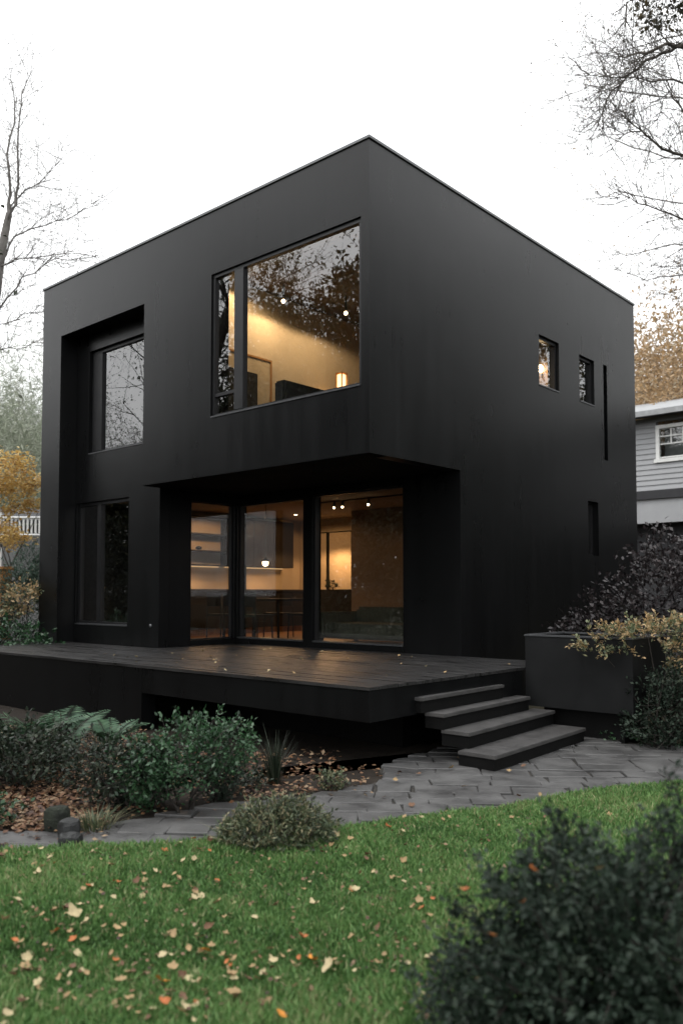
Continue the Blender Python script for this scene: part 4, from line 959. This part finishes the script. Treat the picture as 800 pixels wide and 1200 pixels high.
mb = MB(); mb.box(pw[0]-.26, pw[0]+.26, pw[1]-.14, pw[1]+.14, 2.052, 2.12); mb.build('cap', M['wood'], t, bevel=.02)
pr = col_at(36, 24.0)
t = thing('white_railing', 'white picket railing behind the yellow maple at the left', 'railing', (pr[0], pr[1], 0))
rd = RT[:2]; mbp = MB(); mbr = MB()
for i in range(-8, 5):
    c = pr[:2]+rd*i*.115; mbp.box(c[0]-.022, c[0]+.022, c[1]-.02, c[1]+.02, 3.35, 3.80)
mbp.build('balusters', M['white'], t)
for z in (3.30, 3.80):
    a, b = pr[:2]-rd*1.0, pr[:2]+rd*.6; mbr.tube([(a[0], a[1], z), (b[0], b[1], z)], .04, 6)
mbr.build('rails', M['white'], t)
for i in (-8, 4):
    c = pr[:2]+rd*i*.115; q_ = MB(); q_.box(c[0]-.05, c[0]+.05, c[1]-.05, c[1]+.05, 0, 3.95); q_.build('post', M['white'], t)
ps = col_at(10, 26.0)
t = thing('shed', 'weathered grey outbuilding with a low roof far behind the maple on the left', 'outbuilding', (ps[0], ps[1], 0))
a, b = ps[:2]-RT[:2]*3, ps[:2]+RT[:2]*2.6; nv = FW[:2]/np.linalg.norm(FW[:2])
mb = MB(); cs_ = [a, b, b+nv*3, a+nv*3]
mb.add([(c[0], c[1], 0) for c in cs_]+[(c[0], c[1], 3.75) for c in cs_], [(0,1,5,4), (1,2,6,5), (2,3,7,6), (3,0,4,7), (4,5,6,7)]); mb.build('walls', M['shed'], t)
cs_ = [a-RT[:2]*.4-nv*.4, b+RT[:2]*.4-nv*.4, b+RT[:2]*.4+nv*3.4, a-RT[:2]*.4+nv*3.4]; rz_ = [3.76, 3.76, 4.5, 4.5]
mb = MB(); mb.add([(c[0], c[1], z) for c, z in zip(cs_, rz_)]+[(c[0], c[1], z+.12) for c, z in zip(cs_, rz_)], [(3,2,1,0), (4,5,6,7), (0,1,5,4), (1,2,6,5), (2,3,7,6), (3,0,4,7)]); mb.build('roof', M['darktrim'], t)

# guided bare branches against the sky
def guided(name, label, trunk, limbs, depth, leaf, bark, seed, lsize, per, sig, twig=3, scale=1.0, keep=1.0, cat='tree', twlen=.5, twr=.006, zspread=.5):
    rng = np.random.default_rng(seed); segs = []; tips = []
    base = np.array(trunk[0]); t = thing(name, label, cat, tuple(base))
    tk = MB(); tk.tube(trunk, [r_ for r_ in np.linspace(.17, .05, len(trunk))*scale], 8, False); tk.build('trunk', M[bark], t)
    br = MB(); tw = MB()
    for pts, r0, r1 in limbs:
        q = [np.array(px(x, y, depth+dz)) if len(pp) == 3 else None for pp in pts for (x, y, dz) in [pp]]
        fine = []
        for i in range(len(q)-1):
            for s in (0, .33, .66): fine.append(q[i]+(q[i+1]-q[i])*s+rng.normal(0, .018*scale, 3)*(1 if i+s > 0 else 0))
        fine.append(q[-1]); n = len(fine)
        br.tube(fine, list(np.linspace(r0, r1, n)), 6, False)
        for i in range(2, n):
            for k in range(twig):
                d = fine[i]-fine[i-1]; d /= np.linalg.norm(d)+1e-9
                a = rng.normal(0, 1, 3); dd = d*.7+a*.55+np.array([0, 0, .12]); dd /= np.linalg.norm(dd)
                grow(rng, segs, tips, fine[i], dd, twlen*rng.uniform(.4, 1.1), twr*rng.uniform(.6, 1), 1, 3, (3, 3, 2), .22, .03, (.4, 1.1), (.45, .75))
        tips.append(fine[-1])
    for pts, rad, lev in segs: tw.tube(pts, [max(x, .0022*scale) for x in rad], 3, False)
    br.build('branches', M[bark], t); tw.build('twigs', M[bark], t)
    if leaf:
        tp = np.array(tips); tp = tp[rng.uniform(0, 1, len(tp)) < keep]
        P = np.repeat(tp, per, axis=0)+rng.normal(0, 1, (len(tp)*per, 3))*sig
        leaves('leaves', P, lsize, L[leaf], t, .6, 0, None, np.repeat(rng.uniform(.1, .9, len(tp)), per), rng)
    return t
D = 9.5
tb = col_at(985, D)
trunkR = [(tb[0], tb[1], -.05)]+[tuple(px(x, y, D)) for x, y in ((975, 500), (960, 330), (930, 150), (915, 20), (905, -120))]
limbsR = [([(930,110,0), (860,65,0), (800,53,-.1), (771,55,-.2), (747,63,-.3), (725,66,-.4)], .035, .006),
          ([(800,53,-.1), (785,58,0), (755,75,.1), (729,93,.2), (712,115,.3), (702,140,.4)], .022, .004),
          ([(955,300,0), (860,220,.1), (800,185,.2), (774,171,.1), (750,154,0), (723,130,-.1)], .026, .004),
          ([(750,154,0), (730,154,.2), (705,150,.3)], .008, .003),
          ([(915,20,0), (830,-30,.2), (765,-25,.3), (732,5,.3), (729,69,.3)], .024, .003),
          ([(958,310,0), (860,262,-.3), (850,272,-.4), (815,280,-.4)], .018, .003),
          ([(963,360,0), (880,330,.4), (850,330,.4), (828,326,.5)], .018, .003),
          ([(960,330,0), (860,290,.5), (800,255,.5), (760,240,.5), (725,232,.6)], .016, .003),
          ([(963,380,0), (880,350,-.3), (850,330,-.4), (828,316,-.5)], .016, .003),
          ([(935,180,0), (850,120,-.5), (790,95,-.6), (745,92,-.7), (690,88,-.8)], .016, .003),
          ([(945,240,0), (850,170,.5), (800,130,.6), (782,110,.6), (770,140,.7)], .016, .003)]
guided('bare_tree', 'nearly bare tree reaching in from the upper right with fine leafy twigs', trunkR, limbsR, D, 'sparse', 'bark', 81, .026, 1, .014, twig=4, keep=.22, twlen=.6, scale=.8)
D2 = 18.5
tb3 = col_at(905, D2)
trunkB = [(tb3[0], tb3[1], -.05)]+[tuple(px(x, y, D2)) for x, y in ((900, 520), (893, 380), (884, 240), (872, 110), (862, 0))]
limbsB = [([(893,380,0), (850,345,0), (800,322,.3), (756,327,.4), (728,318,.5)], .024, .004), ([(890,330,0), (840,300,-.3), (790,286,-.4), (735,300,-.5), (708,296,-.5)], .024, .004),
          ([(886,270,0), (830,240,.3), (780,236,.4), (725,226,.6), (694,236,.6)], .024, .004), ([(880,200,0), (820,190,.3), (760,178,.5), (705,160,.5), (662,168,.6)], .024, .004),
          ([(876,150,0), (820,120,-.3), (750,110,-.5), (690,100,-.6), (650,118,-.6)], .024, .004), ([(866,50,0), (800,40,.3), (730,60,.5), (680,66,.6)], .022, .004), ([(890,320,0), (850,350,.4), (810,352,.5), (770,345,.6)], .02, .004)]
guided('bare_tree', 'thin pale bare tree behind the black house on the right, twigs reaching the roofline', trunkB, limbsB, D2, 'orange', 'bark_haze', 83, .045, 1, .03, twig=3, keep=.35, twlen=.95, scale=1.15, twr=.008)
pc = px(790, 0, 8.0)
rng = np.random.default_rng(84)
# dark leafy spray hanging from the same kind of tree nearer the camera
tb2 = col_at(1010, 7.0)
trunkC = [(tb2[0], tb2[1], -.03)]+[tuple(px(x, y, 7.0)) for x, y in ((1005, 400), (995, 100), (985, -150))]
guided('leafy_tree', 'tree whose dark brown leaf spray hangs in at the top right corner', trunkC, [([(990,-60,0), (890,-60,0), (810,-35,0), (780,-5,0)], .03, .005), ([(810,-35,0), (800,-8,0.1), (790,10,.1)], .012, .003)], 7.0, 'sparse', 'bark_dark', 85, .04, 4, .04, twig=3, keep=.8, twlen=.22)
D = 18.0
tl = col_at(-30, D)
trunkL = [(tl[0], tl[1], -.05)]+[tuple(px(x, y, D)) for x, y in ((-24, 560), (-14, 400), (0, 305), (11, 250))]
limbsL = [([(11,250,0), (13,227,.1), (10,180,.1), (18,123,.3), (12,80,.3)], .045, .006), ([(8,262,0), (17,240,-.1), (22,200,-.2), (23,127,-.3), (33,87,-.3)], .045, .006),
          ([(12,246,0), (23,230,0), (48,212,-.3), (73,187,-.5)], .022, .004), ([(-2,310,0), (17,277,.2), (45,266,.3), (77,258,.4), (120,232,.5)], .024, .004),
          ([(-6,340,0), (0,315,0), (20,304,-.2), (43,302,-.3), (93,297,-.4)], .024, .004), ([(-14,400,0), (0,362,.1), (27,325,.2), (67,305,.3), (108,301,.4)], .026, .004),
          ([(-15,410,0), (0,380,0), (25,370,.2), (50,365,.3)], .02, .004), ([(-18,460,0), (-5,410,0), (20,408,0), (48,402,0)], .02, .004)]
guided('bare_tree', 'slender bare tree at the upper left with two upright leaders', trunkL, limbsL, D, None, 'bark_haze', 82, .05, 1, .05, twig=4, scale=1.35, keep=.3, twlen=1.05, twr=.008)

# woods on the left hillside
spots = [(-60, 46, 14.5), (-8, 42, 14.0), (28, 47, 15.0), (62, 44, 13.0), (-35, 36, 11.5), (45, 37, 10.5), (12, 34, 9.5)]
labs = ['pale bare tree at the far left of the hillside wood, partly outside the view', 'pale bare tree on the left hillside directly above the yellow maple', 'tallest pale bare tree on the left hillside beside the house corner', 'pale bare tree on the left hillside hidden mostly by the house', 'shorter pale tree low on the left hillside at the frame edge', 'shorter pale tree low on the left hillside at the house corner', 'lowest pale tree in front of the left hillside wood']
for i, ((x, d_, h_), lab) in enumerate(zip(spots, labs)):
    p = col_at(x, d_); p[2] = hill(p[0], p[1])-.2
    tree('woodland_tree', lab, p, h_*.8, 'hazewood', .42, 9, .42, .16, 4, (6, 5, 4, 3), 'bark_haze', 200+i, 'bare trees on the left hillside', keep=.8, first=.40, minr=.008,
         crown_lobes=[((0,0,h_*.62),(h_*.26,h_*.26,h_*.36)), ((h_*.1,-h_*.1,h_*.35),(h_*.28,h_*.28,h_*.28)), ((-h_*.12,0,h_*.4),(h_*.24,h_*.24,h_*.3))], ncl=1500, aspect=.075)
# autumn trees on the right behind the neighbour
spots = [(770, 33, 13.0), (812, 36, 15.0), (745, 38, 12.5), (850, 33, 13.5), (795, 28, 11.0)]
labs = ['pale orange autumn tree right of the black house above the grey roof', 'tall tan autumn tree at the right frame edge behind the grey house', 'faded orange tree just behind the corner of the black house', 'autumn tree outside the right edge of the view behind the grey house', 'lower orange brown tree close behind the grey roof']
for i, ((x, d_, h_), lab) in enumerate(zip(spots, labs)):
    p = col_at(x, d_); p[2] = hill(p[0], p[1])-.2
    tree('autumn_tree', lab, p, h_*.78, 'orange', .19, 10, .36, .15, 4, (6, 5, 4, 3), 'bark_dark', 300+i, 'autumn trees behind the grey house', keep=.8, first=.40, minr=.006,
         crown_lobes=[((0,0,h_*.66),(h_*.25,h_*.25,h_*.32)), ((h_*.1,-h_*.08,h_*.42),(h_*.26,h_*.26,h_*.25)), ((-h_*.12,0,h_*.5),(h_*.22,h_*.22,h_*.3))], ncl=2300, aspect=.42)

# trees across the garden, behind the viewer: they stand there to be mirrored in the glass
wood = [(-15.6, -6.9, 17, .44), (-20.5, -6.5, 15, .26), (-24, -12, 18, .3), (-8.2, -10.5, 18, .30), (-5.0, -13.5, 19, .30), (-11.8, -12.5, 19, .3), (-13.5, -17, 20, .32), (0.5, -15.5, 17, .3), (-30, -9, 18, .3)]
lab2 = ['broad tree across the garden, mirrored in the left upper window', 'half bare tree far across the garden to the left', 'tall tree at the far corner across the garden', 'big leafy tree across the garden, mirrored in the large upper window', 'leafy tree behind the viewer across the lawn', 'dark tree between the two big ones across the garden', 'tall dark tree at the rear of the garden', 'dark tree behind the viewer to the right', 'far tree at the left boundary across the garden']
for i, ((x, y, h_, tr), lab) in enumerate(zip(wood, lab2)):
    dense = i not in (0, 1)
    tree('garden_tree', lab, (x, y, -.05), h_*.8, 'woods', .11 if dense else .08, 10 if dense else 3, .30, tr, 4, (6, 5, 4, 3), 'bark_dark', 400+i, 'trees across the garden', keep=.9 if dense else .5, first=.62 if i == 0 else .42, minr=.005)
belt = [(-12.5, -10.2, 11.5), (-17.8, -10.5, 7.8), (-9.2, -10.0, 11.0), (-6, -12.0, 11.5), (-22, -9.5, 7.0), (-26.5, -11, 8.0), (-15, -13, 11.5), (-2.5, -13.5, 9.5), (-31, -6, 8), (-20, -14.5, 9)]  # evergreens added out of view to block sky from the reflections
bl = ['first from the left in the belt of dark evergreens', 'behind the broad mirrored tree', 'left of the big leafy tree', 'in front of the leafy tree behind the viewer', 'at the left of the half bare tree', 'near the far left corner', 'in the second row behind the dark tree', 'closest to the viewer', 'outermost on the left', 'in the second row on the left']
for i, ((x, y, h_), lab) in enumerate(zip(belt, bl)):
    shrub('added_evergreen', 'added dark evergreen across the garden, '+lab, (x, y, -.05), [((0,0,h_*.24),(2.5,2.0,h_*.26)), ((0,0,h_*.52),(2.1,1.8,h_*.28)), ((0,0,h_*.80),(1.3,1.2,h_*.20))], 'woods', .26, 760, 14, .24, seed=500+i, group='added evergreens across the garden', stems=12, cat='tree')
side = [(8.0, 25.5, 18.0), (8.2, 11.0, 12.5), (11.5, 15, 15), (9.5, 20, 16), (14, 9, 14), (13, 24, 17), (17, 17, 16)]  # unseen trees added to darken what the side wall and windows mirror
sl_ = ['straight behind the grey house', 'beside the grey house garden', 'right of the grey house', 'behind the grey house on the right', 'far right of the paving', 'furthest back on the right', 'outermost on the right']
for i, ((x, y, h_), lab) in enumerate(zip(side, sl_)):
    shrub('added_evergreen', 'added tall dark evergreen outside the right of the view, '+lab, (x, y, -.05), [((0,0,h_*.24),(2.3,2.3,h_*.26)), ((0,0,h_*.52),(1.9,1.9,h_*.28)), ((0,0,h_*.80),(1.2,1.2,h_*.20))], 'woods', .28, 620, 13, .28, seed=540+i, group='added evergreens on the right', stems=12, cat='tree')
for i, (x, y, h_, lab) in enumerate([(6.4, 3.5, 5.2, 'added tall dark evergreen to the right of the paving, nearest the viewer'), (5.2, 6.6, 5.6, 'added tall dark evergreen to the right of the paving, second from the viewer'), (4.7, 9.6, 5.6, 'added tall dark evergreen to the right of the paving, third from the viewer'), (7.6, .2, 5.0, 'added tall dark evergreen right of the lawn'), (9.0, -3.5, 5.0, 'added tall dark evergreen right of the viewer')]):  # unseen evergreens added to shade the lower side wall
    shrub('added_evergreen', lab, (x, y, -.05), [((0,0,h_*.28),(1.35,1.35,h_*.28)), ((0,0,h_*.62),(1.0,1.0,h_*.30)), ((0,0,h_*.88),(.5,.5,h_*.16))], 'woods', .14, 260, 12, .18, seed=520+i, group='added evergreens along the right side', stems=12, cat='tree')
SC.cycles.use_denoising = True
SC.cycles.max_bounces = 8; SC.cycles.transparent_max_bounces = 12; SC.cycles.caustics_reflective = False; SC.cycles.caustics_refractive = False
SC.cycles.sample_clamp_indirect = 6.0
